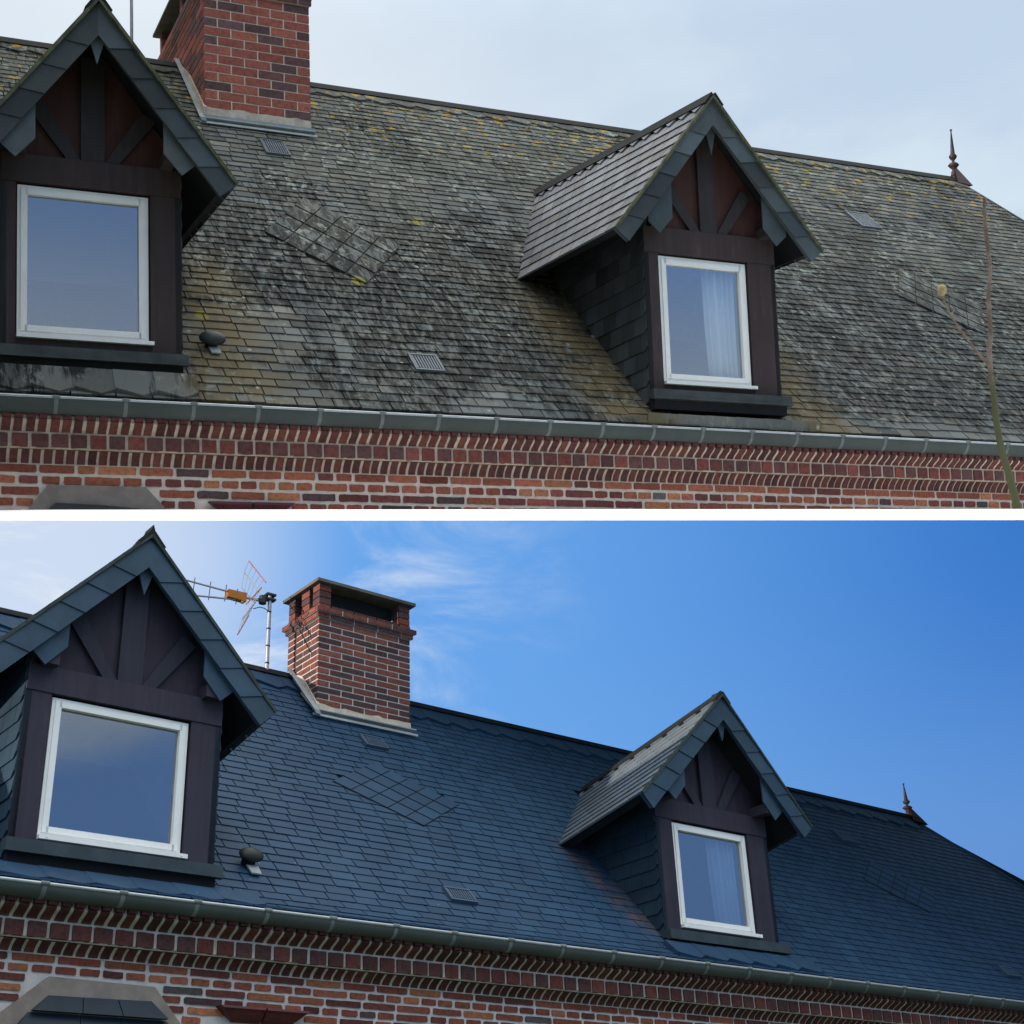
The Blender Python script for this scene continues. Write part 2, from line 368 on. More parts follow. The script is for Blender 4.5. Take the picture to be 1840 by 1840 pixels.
    while ztop - r * pitch > cfg['zlow']:
        z1 = ztop - r * pitch - .002; z0 = z1 - pitch + zc['mj']; x = X0 + (.11 if r % 4 == 2 else .02)
        while x < XE - .4:
            w = (.235 if r % 2 == 0 else .112) * r_.uniform(.93, 1.06)
            if r_.random() < .08: w = .235 if w < .2 else .112
            x1 = x + w
            out = rough_outline(x, x1, z0, z1, pitch * .035)
            out = [p for p in out]
            if in_stone((x + x1) / 2, (z0 + z1) / 2): out = []
            elif in_stone(x, (z0 + z1) / 2) or in_stone(x1, (z0 + z1) / 2):
                # shorten against the stone surround
                a, b = (x, x1)
                for _ in range(12):
                    if in_stone(a, (z0 + z1) / 2): a += w / 14
                    if in_stone(b, (z0 + z1) / 2): b -= w / 14
                out = rough_outline(a, b, z0, z1, pitch * .03) if b - a > .03 else []
            mz = (z0 + z1) / 2; mx = (x + x1) / 2
            if cfg['mb'][0] < mx < cfg['mb'][1] and mz < cfg['mb'][2] and mz > cfg['mb'][3]: out = []
            if up_ and out: out = clip2(out, lambda p: keep((p[0], WY, p[1])) - .004)
            if len(out) > 2: pool.append(('brick', [(p[0], WY - .004 + r_.uniform(-.001, .001), p[1]) for p in out], (0, .02, 0), bcol()))
            x = x1 + .022 * r_.uniform(.8, 1.25)
        r += 1
    # cornice: two moulded soldier rows and a row of headers between them
    cpool = []
    def soldier_row(z1, z0, y1, y0, pitchx, bulge, top_dent):
        n = 6; x = X0
        PR = []
        for i in range(n + 1):
            t = i / n; zz = z1 + (z0 - z1) * t
            yy = y1 + (y0 - y1) * (t * t * (3 - 2 * t) if bulge < 1 else math.sin(math.pi / 2 * t))
            PR.append((yy, zz))
        while x < XE - .35:
            w = pitchx * .71 * r_.uniform(.93, 1.05); a = x + r_.uniform(-.003, .003)
            col = bcol([(.105, .036, .028), (.085, .030, .026), (.070, .027, .026)], .1)
            vs = []; 
            for yy, zz in PR: vs += [(a, yy, zz), (a + w, yy, zz), (a + w, yy + .05, zz), (a, yy + .05, zz)]
            fs = []
            for i in range(n):
                k = i * 4
                fs += [(k, k + 1, k + 5, k + 4), (k + 1, k + 2, k + 6, k + 5), (k + 3, k, k + 4, k + 7)]
            fs += [(0, 3, 2, 1), (n * 4, n * 4 + 1, n * 4 + 2, n * 4 + 3)]
            cpool.append((vs, fs, col))
            if top_dent:
                d = MB(); d.box(a, a + w, y1 - .018, y1 + .06, z1 + .004, z1 + top_dent); cpool.append((d.v, d.f, bcol([(.085, .030, .028)], .1)))
            x += pitchx
        bk = MB()
        for i in range(n):
            (ya, za), (yb_, zb) = PR[i], PR[i + 1]
            bk.add([(X0, ya + .010, za), (XE - .35, ya + .010, za), (XE - .35, yb_ + .010, zb), (X0, yb_ + .010, zb)], [(0, 1, 2, 3)])
        return bk
    core = soldier_row(zc['r1'][0], zc['r1'][1], .085, .165, .0765, 1.0 if False else .75, .030)
    c2 = soldier_row(zc['r2'][0], zc['r2'][1], .195, .255, .0715, 1.7, 0)
    core.add(c2.v, c2.f)
    for za, zb, ya in ((zc['r1'][1] + .002, zc['h'][1], .172), (zc['h'][1], zc['r2'][0] + .002, .185), (zc['r2'][1] + .003, zc['wall'] - .001, .262)):
        core.add([(X0, ya + .004, za), (XE - .35, ya + .004, za), (XE - .35, ya + .004, zb), (X0, ya + .004, zb)], [(0, 1, 2, 3)])
    core.add([(X0, .172, zc['h'][1]), (XE - .35, .172, zc['h'][1]), (XE - .35, .26, zc['h'][1] - .001), (X0, .26, zc['h'][1] - .001)], [(0, 1, 2, 3)])
    core.box(X0, XE - .35, .10, .30, zc['r1'][0] + .001, zc['r1'][0] + .028)
    x = X0
    while x < XE - .4:
        w = .102 * r_.uniform(.95, 1.05)
        d = MB(); P = rough_outline(x, x + w, zc['h'][1], zc['h'][0], .0015, .004); d.prism([(p[0], .164, p[1]) for p in P], (0, .03, 0), caps=(True, False))
        cpool.append((d.v, d.f, bcol([(.150, .046, .036), (.090, .040, .035), (.085, .042, .038), (.100, .040, .035), (.115, .040, .034)], .1))); x += .1245
    cornice = core.build('cornice', cfg['mortar2'], root)
    def emit(pool, name, parent, mat, limit=300):
        sc = []
        for i, (vs, fs, col) in enumerate(pool):
            q = [pix(v) for v in vs]; xs = [a for a, b in q]; ys = [b for a, b in q]
            cx_, cy_ = sum(xs) / len(xs), sum(ys) / len(ys)
            lo, hi = (0, 920) if up_ else (940, 1840)
            vis = -5 < cx_ < 1845 and lo - 4 < cy_ < hi + 4
            sc.append(((max(xs) - min(xs)) * (max(ys) - min(ys)) if vis else 0, i))
        sc.sort(reverse=True); chosen = {i for a, i in sc[:limit] if a > 0}
        rest = MB()
        for i, (vs, fs, col) in enumerate(pool):
            if i in chosen:
                b = MB(); b.add(vs, fs, col); b.build(name, mat, parent)
            else: rest.add(vs, fs, col)
        if rest.v: rest.build(name, mat, parent, stuff=True)
    bp2 = []
    for nme, pts, off, col in pool:
        d = MB(); d.prism(pts, off, caps=(True, False)); bp2.append((d.v, d.f, col))
    emit(bp2, 'brick', wall, M_BRICK, 300)
    emit(cpool, 'moulded_brick', cornice, M_BRICK, 300)
    # stone surround above the window below, with its slate hood
    def cutpoly(P, y): 
        return clip2(P, lambda p: keep((p[0], y, p[1])) - .003) if up_ else P
    P = cutpoly(st['outer'], .235); d = MB(); d.prism([(p[0], .238, p[1]) for p in P], (0, .06, 0))
    sur = d.build('stone_surround', M_STONE, root)
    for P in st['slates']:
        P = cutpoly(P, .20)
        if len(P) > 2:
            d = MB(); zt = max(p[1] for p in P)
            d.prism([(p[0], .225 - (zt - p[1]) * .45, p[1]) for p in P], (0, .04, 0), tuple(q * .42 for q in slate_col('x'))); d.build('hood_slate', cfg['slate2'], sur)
    # moulded terracotta cap beside it
    x0, x1, zt, zb = cfg['terra']
    sy = [(.262, 0), (.19, .0), (.185, .16), (.205, .3), (.215, .5), (.235, .8), (.262, 1)]
    tm = MB()
    for a, b, sa, sb in ((x0, (x0 + x1) / 2 - .006, 1, 0), ((x0 + x1) / 2 + .006, x1, 0, 1)):
        vs = []; n = len(sy)
        for (yy, t) in sy:
            z = zt + (zb - zt) * t; ins = (zt - z) * 1.3
            vs += [(a + ins * sa, yy, z), (b - ins * sb, yy, z)]
        fs = [(2 * i, 2 * i + 1, 2 * i + 3, 2 * i + 2) for i in range(n - 1)] + [tuple(range(0, 2 * n, 2)), tuple(range(1, 2 * n, 2))[::-1]]
        if up_:
            vs2 = []
            for v in vs:
                kk = keep(v) - .004
                vs2.append((v[0], v[1], v[2] + (-kk if kk < 0 else 0)))
            vs = vs2
        t1 = MB(); t1.add(vs, fs); t1.build('terracotta_moulding', M_TERRA, root)
    # ---- gutter -----------------------------------------------------------
    GR = cfg['gr']; g = MB(); n = 12
    x_a, x_b = X0, XE - .02
    arc = [(GR - GR * math.cos(math.pi * i / n), -GR * cfg['gd'] * math.sin(math.pi * i / n)) for i in range(n + 1)]
    vs = []; fs = []
    for xx in (x_a, x_b):
        for y, z in arc: vs.append((xx, y, z))
        for y, z in arc: vs.append((xx, GR + (y - GR) * .94, z * .94 + .0))
    k = 2 * (n + 1)
    for i in range(n):
        fs += [(i, i + 1, i + 1 + k, i + k), (n + 1 + i, n + 2 + i, n + 2 + i + k, n + 1 + i + k)]
    g.add(vs, fs); g.add(vs[:k], [tuple(range(n + 1)) + tuple(range(k - 1, n, -1))]); g.add(vs[k:], [tuple(range(n + 1)) + tuple(range(k - 1, n, -1))]); gut = g.build('gutter', M_GUT, root, smooth=True)
    b = MB(); b.tube([(x_a, .002, .004), (x_b, .002, .004)], .0095, 10); b.build('rolled_edge', M_LEADE, gut, smooth=True)
    i = -5
    while i * .45 < x_b - .1:
        x = i * .45 + r_.uniform(-.01, .01)
        if x > x_a + .05:
            b = MB(); vs = []
            for xx in (x, x + .026):
                for y, z in arc[:-2]: vs.append((xx, GR + (y - GR) * 1.02, z * 1.02))
            kk = len(arc) - 2; b.add(vs, [(q, q + 1, q + 1 + kk, q + kk) for q in range(kk - 1)])
            b.tube([(x - .012, .000, .005), (x + .036, .000, .005)], .0125, 8)
            b.build('gutter_joint', M_GUTJ, gut, smooth=True)
        i += 1
    # ---- main roof --------------------------------------------------------
    rf = MB(); ug = [0, .1, .2, .3, .45, .6, .8] + [.8 + (UL - .8) * i / 10 for i in range(1, 11)]
    for i in range(len(ug) - 1):
        a, b_ = ug[i], ug[i + 1]
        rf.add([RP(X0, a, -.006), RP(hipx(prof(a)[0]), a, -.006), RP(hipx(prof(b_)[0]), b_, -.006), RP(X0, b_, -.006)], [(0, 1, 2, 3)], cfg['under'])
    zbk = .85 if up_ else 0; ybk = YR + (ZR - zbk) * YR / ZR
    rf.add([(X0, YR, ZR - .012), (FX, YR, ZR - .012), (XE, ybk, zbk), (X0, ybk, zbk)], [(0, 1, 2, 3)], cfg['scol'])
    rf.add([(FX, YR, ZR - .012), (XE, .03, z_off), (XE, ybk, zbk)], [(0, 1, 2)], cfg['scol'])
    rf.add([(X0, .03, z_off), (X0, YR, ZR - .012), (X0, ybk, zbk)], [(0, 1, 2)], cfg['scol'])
    roof = rf.build('roof', M_SL, root)
    EXP = cfg['exp']; rows = int((UL - .12) / EXP); pool = []
    dia = cfg['dia']
    def in_dia(x, u):
        return any(abs(x - cx) / hw + abs(u - cu) / hu < .86 for cx, cu, hw, hu in dia)
    def hidden(x, u):
        y, z = prof(u)
        for d in cfg['d']:
            if abs(x - d['d']) < d['pw'] - .12 and d['ys'] + .05 < y: 
                if z < d['ze'] - .1 and abs(x - d['d']) < d['pw'] - .12: return True
            tip = d['za'] - .12 - abs(x - d['d']) * (d['za'] - d['ze']) / d['he']
            if abs(x - d['d']) < d['he'] - .05 and z < tip - .25 and y > roofy(d['ze']) + .25: return True
        return cfg['cx1'] + .05 < x < cfg['cx2'] - .05 and y > cfg['yc'] + .05
    def piece(quad, dip, hip=True):
        """one slate: quad = (x,u) corners low-left, low-right, high-right, high-left"""
        (a, b_, c_, d_) = quad
        cl = lambda p: (min(p[0], hipx(prof(p[1])[0])), p[1])
        a, b_, c_, d_ = map(cl, (a, b_, c_, d_))
        if b_[0] - a[0] < .01: return None
        h1, h2 = dip
        top = [RP(*a, h1 + r_.uniform(0, .002)), RP(*b_, h1 + r_.uniform(0, .002)), RP(*c_, h2), RP(*d_, h2)]
        bot = [RP(*a, -.002), RP(*b_, -.002), RP(*c_, -.004), RP(*d_, -.004)]
        return top + bot, [(0, 1, 2, 3), (0, 4, 5, 1), (1, 5, 6, 2), (3, 7, 4, 0)]
    for rr in range(rows):
        u0 = .0 + rr * EXP; u1 = u0 + EXP + .012; x = X0 - r_.random() * .2
        while x < XE:
            w = cfg['sw'] * r_.uniform(*cfg['swr']); x1 = x + w
            cx_, cu = (x + x1) / 2, u0 + EXP / 2
            if x < hipx(prof(cu)[0]) and not in_dia(cx_, cu) and not hidden(cx_, cu):
                j = r_.uniform(-1, 1) * cfg['sj']
                lift = cfg['l0'] + r_.random() * cfg['lift']
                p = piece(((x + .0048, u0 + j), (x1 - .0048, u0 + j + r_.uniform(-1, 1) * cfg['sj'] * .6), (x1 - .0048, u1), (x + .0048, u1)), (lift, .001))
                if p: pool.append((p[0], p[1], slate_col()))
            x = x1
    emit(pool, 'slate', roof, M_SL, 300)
    # pointed slates under the ridge and below the dormer sills
    def pointed(xa, xb, ulow, uhigh, step, name, parent, lift=.02, lean=.62, tl=0.0):
        x = xa; pl = []
        while x < xb:
            w = step * 1.08; tipx = x + w * lean; x1 = min(x + w, hipx(prof(uhigh)[0]) )
            P = [(x, ulow + .075), (tipx, ulow), (x1, ulow + .075), (x1, uhigh), (x, uhigh)]
            t = [RP(a, b_, lift + (.006 if i < 3 else -.002) - (.004 if i in (2, 3) else 0) + (tl if i > 2 else tl * .3 if i != 1 else 0)) for i, (a, b_) in enumerate(P)]
            q = [RP(a, b_, .003) for a, b_ in P]
            pl.append((t + q, [(0, 1, 2, 3, 4)] + [(i, i + 5, (i + 1) % 5 + 5, (i + 1) % 5) for i in range(5)], slate_col()))
            x += step
        for vs, fs, col in pl:
            if -2 < vs[0][0] < XE:
                b_ = MB(); b_.add(vs, fs, col); b_.build(name, M_SL, parent)
    pointed(X0 + .1, cfg['cx1'] - .1, UL - .30, UL - .03, .285, 'pointed_slate', roof)
    pointed(cfg['cx2'] + .08, FX - .1, UL - .30, UL - .03, .285, 'pointed_slate', roof)
    for d in cfg['d']:
        us_ = u_of_y(d['ys'] - .02)
        pointed(d['d'] - d['pw'] - .1, d['d'] + d['pw'] + .02, us_ - .21, us_ + .04, .27, 'pointed_slate', roof, tl=.055 if up_ else .028)
    # slate diamonds
    for cx, cu, hw, hu in dia:
        na, nb = 5, 4; tw = cfg['tw']
        top = Vector((cx - tw, cu + hu)); rgt = Vector((cx + hw, cu + tw * .0)); bot = Vector((cx + tw, cu - hu)); lft = Vector((cx - hw, cu))
        for i in range(na):
            for j in range(nb):
                def Q(a, b_):
                    t = top.lerp(rgt, a); l = lft.lerp(bot, a); return t.lerp(l, b_)
                e = .0065
                q = [Q(i / na + e, (j + 1) / nb - e * 1.2), Q((i + 1) / na - e, (j + 1) / nb - e * 1.2), Q((i + 1) / na - e, j / nb + e * 1.2), Q(i / na + e, j / nb + e * 1.2)]
                hh = [.022, .022, .017, .017] if up_ else [.015, .015, .011, .011]
                v = [RP(p.x, p.y, hh[k_]) for k_, p in enumerate(q)] + [RP(p.x, p.y, .002) for p in q]
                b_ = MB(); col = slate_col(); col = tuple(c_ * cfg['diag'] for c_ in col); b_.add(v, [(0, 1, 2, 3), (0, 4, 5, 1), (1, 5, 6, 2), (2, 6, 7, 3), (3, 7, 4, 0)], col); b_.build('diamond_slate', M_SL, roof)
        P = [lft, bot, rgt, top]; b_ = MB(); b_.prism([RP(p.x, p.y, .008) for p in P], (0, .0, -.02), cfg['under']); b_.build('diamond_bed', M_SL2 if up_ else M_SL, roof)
    # vents
    for (x0, x1, y0, y1) in cfg['vents']:
        ua, ub = u_of_y(y0), u_of_y(y1); b_ = MB()
        for (xa, xb, a, c_) in ((x0, x1, ua, ua + .02), (x0, x1, ub - .02, ub), (x0, x0 + .018, ua + .02, ub - .02), (x1 - .018, x1, ua + .02, ub - .02)):
            b_.hexa([RP(xa, a, .0), RP(xb, a, .0), RP(xb, c_, .0), RP(xa, c_, .0), RP(xa, a, .032), RP(xb, a, .032), RP(xb, c_, .03), RP(xa, c_, .03)])
        v = b_.build('roof_vent', cfg['ventm'], root)
        b_ = MB(); b_.add([RP(x0, ua, .018), RP(x1, ua, .018), RP(x1, ub, .018), RP(x0, ub, .018)], [(0, 1, 2, 3)]); b_.build('vent_back', M_DARK, v)
        nb = 9; ww = (x1 - x0 - .036)
        for i in range(nb):
            xa = x0 + .018 + ww * (i + .2) / nb; b_ = MB(); b_.hexa([RP(xa, ua + .03, .0185), RP(xa + ww / nb * .55, ua + .03, .0185), RP(xa + ww / nb * .55, ub - .02, .0185), RP(xa, ub - .02, .0185), RP(xa, ua + .03, .027), RP(xa + ww / nb * .55, ua + .03, .027), RP(xa + ww / nb * .55, ub - .02, .027), RP(xa, ub - .02, .027)])
            b_.build('vent_bar', cfg['ventm'], v)
    # domed pipe vent
    dx, dy = cfg['dome']; du = u_of_y(dy); P0 = Vector(RP(dx, du, .0)); b_ = MB()
    b_.tube([P0, P0 + Vector((0, -.035, .05))], .045, 14); pv = b_.build('pipe_vent', M_DARKMETAL, root, smooth=True)
    b_ = MB(); cz = P0 + Vector((0, -.05, .055)); ax = Vector((0, -.8, .6)); R_ = cfg['domer']; vs = []; fs = []; sg = 20; nr = 8
    rot = ax.to_track_quat('Z', 'Y')
    for i in range(nr + 1):
        th = math.pi * .56 * i / nr
        for j in range(sg):
            ph = 2 * math.pi * j / sg; vs.append(cz + rot @ Vector((R_ * math.sin(th) * math.cos(ph) * 1.15, R_ * math.sin(th) * math.sin(ph) * .8, R_ * .55 * math.cos(th))))
    fs = [(i * sg + j, i * sg + (j + 1) % sg, (i + 1) * sg + (j + 1) % sg, (i + 1) * sg + j) for i in range(nr) for j in range(sg)] + [tuple(range(nr * sg, (nr + 1) * sg))]
    b_.add(vs, fs); b_.build('vent_cap', M_DARKMETAL2, pv, smooth=True)
    b_ = MB(); b_.add([RP(dx - .02, du - .125, .03), RP(dx + .05, du - .125, .03), RP(dx + .055, du - .04, .03), RP(dx - .03, du - .04, .03)], [(0, 1, 2, 3)]); b_.prism([RP(dx - .02, du - .125, .02), RP(dx + .05, du - .125, .02), RP(dx + .055, du - .04, .02), RP(dx - .03, du - .04, .02)], (0, 0, .008)); b_.build('vent_flashing', M_ZINCL, pv)
    # ridge capping, hip edge and finial
    rc = MB(); cw = cfg['cap']
    mm = (ZR - cfg['k']) / YR; nl = math.hypot(1, mm); dyy, dzz = 1 / nl, mm / nl
    for xa, xb in ((X0, cfg['cx1'] - .005), (cfg['cx2'] + .005, FX)):
        o_ = .032
        P = [(YR - cw * dyy - dzz * o_, ZR - cw * dzz + dyy * o_), (YR - .02 - dzz * o_ * .3, ZR + .024), (YR, ZR + .045), (YR + .02 + dzz * o_ * .3, ZR + .024), (YR + cw * dyy + dzz * o_, ZR - cw * dzz + dyy * o_), (YR, ZR - .02)]
        rc.prism([(xa, y, z) for y, z in P], (xb - xa, 0, 0))
    rc.build('ridge_cap', M_DARKMETAL, roof)
    hc = MB(); A = Vector((FX, YR, ZR + .01)); B = Vector(RP(hipx(.6), u_of_y(.6), .012))
    hc.tube([A, B], .014, 6, cfg['scol2']); hc.build('hip_edge', cfg['slate2'], roof)
    s_ = cfg['fs']; zb_ = ZR - .05
    fn = MB(); fn.tube([(FX + .0, YR, ZR - .10), (FX + .0, YR, ZR + .12 * s_)], [.06 * s_, .035 * s_], 8); fn.add([(FX - .06, YR - .13 * s_, ZR - .08 * s_), (FX + .13, YR - .20 * s_, ZR - .13 * s_), (FX + .12, YR + .1, ZR - .1), (FX, YR, ZR + .22 * s_)], [(0, 1, 3), (1, 2, 3), (0, 3, 2), (0, 2, 1)])
    fin = fn.build('finial', M_FINIAL, roof)
    H = cfg['fz'] - ZR; q = MB(); q.lathe([(.0, ZR + .02), (.05 * s_, ZR + .05), (.028 * s_, ZR + H * .17), (.02 * s_, ZR + H * .20), (.055 * s_, ZR + H * .25), (.075 * s_, ZR + H * .285), (.055 * s_, ZR + H * .32), (.018 * s_, ZR + H * .35), (.02 * s_, ZR + H * .38), (.045 * s_, ZR + H * .42), (.055 * s_, ZR + H * .46), (.03 * s_, ZR + H * .51), (.028 * s_, ZR + H * .54), (.007 * s_, ZR + H * .95), (.015 * s_, ZR + H * .965), (.018 * s_, ZR + H * .98), (.0, ZR + H)], FX, YR, 16)
    q.build('finial_spike', M_FINIAL, fin, smooth=True)
    # ---- chimney ----------------------------------------------------------
    x0, x1, y0, y1 = cfg['cx1'], cfg['cx2'], cfg['yc'], cfg['yc2']; zb, zt = cfg['zcb'], cfg['zc1']
    ch = MB(); ch.box(x0 + .006, x1 - .006, y0 + .006, y1 - .006, ZR - 1.6, zt + .0)
    chim = ch.build('chimney', cfg['mortar'], root)
    nc = cfg['nc']; hcz = (zt - zb) / nc; cp = [tuple(a * b for a, b in zip(q, cfg['cs'])) for q in [(.26, .070, .052), (.26, .070, .052), (.31, .085, .060), (.125, .050, .048), (.110, .052, .052)]]
    W4 = (x1 - x0) / 4; dpt = y1 - y0; nd_ = max(2, round(dpt / W4 * (1.0 if not up_ else .75)))
    WD = dpt / nd_; mj = .0145
    def cbrick(xa, xb, ya, yb, za, zb_, pal=cp):
        b_ = MB(); j = .002; b_.hexa([(xa, ya, za), (xb, ya, za), (xb, yb, za), (xa, yb, za), (xa, ya, zb_), (xb, ya, zb_), (xb, yb, zb_), (xa, yb, zb_)], bcol(pal, .1)); b_.build('chimney_brick', M_BRICK, chim)
    zz = zb
    def ring(za, zb_, out, i, right_side=True):
        X_0, X_1, Y_0, Y_1 = x0 - out, x1 + out, y0 - out, y1 + out
        w = (X_1 - X_0) / 4; xs = [0, .5, 1.5, 2.5, 3.5, 4] if i % 2 else [0, 1, 2, 3, 4]
        for a, b_ in zip(xs[:-1], xs[1:]):
            xa, xb = X_0 + a * w + (mj / 2 if a else 0), X_0 + b_ * w - (mj / 2 if b_ < 4 else 0)
            cbrick(xa, xb, Y_0, Y_0 + .03, za, zb_)
        wd = (Y_1 - Y_0) / nd_; ys = ([0, .5] + [k_ + .5 for k_ in range(1, nd_)] + [nd_]) if not i % 2 else list(range(nd_ + 1))
        for a, b_ in zip(ys[:-1], ys[1:]):
            ya, yb_ = Y_0 + a * wd + (mj / 2 if a else .031), Y_0 + b_ * wd - mj / 2
            cbrick(X_0, X_0 + .03, ya, yb_, za, zb_)
    i = -1
    mslope = mm
    while True:
        za = zb + i * hcz + mj / 2; zb_ = zb + (i + 1) * hcz - mj / 2
        if zb_ > zt + .001: break
        if i >= 0: ring(za, zb_, 0, i)
        i += 1
    ck = cfg['ck']
    ring(zt + .004, zt + ck - .004, .022, 1); ring(zt + ck + .003, zt + 2 * ck - .004, .045, 0)
    b_ = MB(); b_.box(x0 - .012, x1 + .012, y0 - .012, y1 + .012, zt + .002, zt + ck); b_.box(x0 - .036, x1 + .036, y0 - .036, y1 + .036, zt + ck + .0005, zt + 2 * ck); b_.build('corbel_bed', cfg['mortar'], chim)
    ring(zt + 2 * ck + .003, zt + 3 * ck - .004, .004, 1)
    zt3 = zt + 3 * ck; zcap = cfg['zcap']
    b_ = MB(); b_.box(x0 + .12, x1 - .12, y0 + .12, y1 - .12, zt, zcap - .045); b_.box(x0 + .02, x1 - .02, y0 + .02, y1 - .02, zt + 2 * ck, zt3 - .01); b_.build('flue', M_DARK, chim)
    pn = 3; hp = (zcap - .03 - zt3) / pn
    for kx, (xa, xb, ya, yb_) in enumerate(((x0, x0 + .115, y0, y0 + .11), (x1 - .115, x1, y0, y0 + .11), (x0, x0 + .115, y1 - .11, y1), (x1 - .115, x1, y1 - .11, y1), (x0, x0 + .115, (y0 + y1) / 2 - .09, (y0 + y1) / 2 + .04))):
        for k_ in range(pn): cbrick(xa, xb, ya, yb_, zt3 + k_ * hp + .004, zt3 + (k_ + 1) * hp - .004)
    co = cfg['cof']; b_ = MB(); b_.box(x0 - co, x1 + co, y0 - co, y1 + co, zcap - .028, zcap); b_.build('cap_slab', M_CONC, chim)
    # cement fillet and zinc flashing at the foot
    uf = u_of_y(y0); zr0 = prof(uf)[1]; b_ = MB()
    n = 14; tops = [zb + r_.uniform(-.008, .014) for _ in range(n + 1)]
    for i in range(n):
        xa, xb = x0 + (x1 - x0) * i / n, x0 + (x1 - x0) * (i + 1) / n
        b_.add([(xa, y0 - .022, zr0 + .02), (xb, y0 - .022, zr0 + .02), (xb, y0 - .006, tops[i + 1]), (xa, y0 - .006, tops[i]), (xb, y0 + .03, tops[i + 1]), (xa, y0 + .03, tops[i])], [(0, 1, 2, 3), (3, 2, 4, 5)])
    yy1 = min(YR, y1); P = [(x0 - .016, y0 - .02, zr0 + .02), (x0 - .016, y0 - .02, zb), (x0 - .012, y0 + (yy1 - y0) * .55, prof(u_of_y(y0 + (yy1 - y0) * .55))[1] + .17), (x0 - .012, yy1, ZR + .04), (x0 - .016, yy1, ZR - .02)]
    b_.prism(P, (.03, 0, 0)); b_.build('cement_fillet', M_CEM, chim)
    b_ = MB()
    b_.prism([(x0 - .05, y0 - .035, zr0 + .03), (x1 + .03, y0 - .035, zr0 + .03), (x1 + .03, y0 - .035, zr0 + (zb - zr0) * .5), (x0 - .02, y0 - .035, zr0 + (zb - zr0) * .5)], (0, .014, 0))
    b_.tube([(x0 - .03, y0 - .045, zr0 + .045), (x1 + .03, y0 - .045, zr0 + .045)], .009, 8)
    b_.hexa([RP(x0 - .06, uf - cfg['apr'], .026), RP(x1 + .05, uf - cfg['apr'], .026), RP(x1 + .05, uf - .02, .026), RP(x0 - .06, uf - .02, .026), RP(x0 - .06, uf - cfg['apr'], .032), RP(x1 + .05, uf - cfg['apr'], .032), RP(x1 + .05, uf - .02, .04), RP(x0 - .06, uf - .02, .04)])
    e0, e1 = Vector(RP(x0 - .045, uf - .05, .05)), Vector(RP(x0 - .045, UL - .0, .05)); b_.prism([e0, e0 + Vector((-.02, 0, .035)), e1 + Vector((-.02, 0, .035)), e1], (.05, 0, 0))
    b_.build('chimney_flashing', M_ZINCL, chim)
    # ---- dormers ----------------------------------------------------------
    for di, d in enumerate(cfg['d']):
        X, pw, yd, yv = d['d'], d['pw'], d['yd'], d['yv']; za, ze, he, hi = d['za'], d['ze'], d['he'], d['hi']
        zs = d['zs']; sl = (za - ze) / he
        zT = za - .11 - sl * pw
        f_ = pw / he; sl_y = d['rt'] * (1 - f_) / max(.2, roofy(za + d['rt']) - yv) + d['rt2'] * f_ / max(.2, roofy(ze + d['rt2']) - yv)
        yb_ = yd
        while yb_ < YR and prof(u_of_y(yb_))[1] < zT + sl_y * (yb_ - yv): yb_ += .02
        zTt = lambda y: zT + sl_y * (y - yv)
        dm = MB()                                                   # infill boards and inner box
        gab = [(X - pw + .01, zs), (X + pw - .01, zs), (X + pw - .01, zT - .02), (X, za - .13), (X - pw + .01, zT - .02)]
        wx0, wx1, wz0, wz1 = X + d['wc'] - d['ww'], X + d['wc'] + d['ww'], d['zw0'], d['zw1']
        fy = yd + .035
        dm.box(X - pw + .01, X + pw - .01, fy, fy + .04, wz1 + .02, zT - .02)
        dm.prism([(X - pw + .01, fy, zT - .02), (X + pw - .01, fy, zT - .02), (X, fy, za - .13)], (0, .04, 0))
        dm.box(X - pw + .01, wx0 - .001, fy, fy + .04, zs, wz1 + .02); dm.box(wx1 + .001, X + pw - .01, fy, fy + .04, zs, wz1 + .02); dm.box(wx0, wx1, fy, fy + .04, zs, wz0 - .0)
        dor = dm.build('dormer', cfg['panel'], root)
        # room behind the glass
        rm = MB(); a = .02; ry = min(yd + 1.2, roofy(wz1) - .1)
        rm.add([(wx0 - .05, fy + .05, wz0 - .1), (wx1 + .05, fy + .05, wz0 - .1), (wx1 + .05, fy + .05, wz1 + .1), (wx0 - .05, fy + .05, wz1 + .1), (wx0 - .05, fy + .9, wz0 + .3), (wx1 + .05, fy + .9, wz0 + .3), (wx1 + .05, fy + .9, wz1 + .1), (wx0 - .05, fy + .9, wz1 + .1)],
               [(4, 5, 6, 7), (0, 1, 5, 4), (1, 2, 6, 5), (2, 3, 7, 6), (3, 0, 4, 7)]); rm.build('room_lining', cfg['room'], dor)
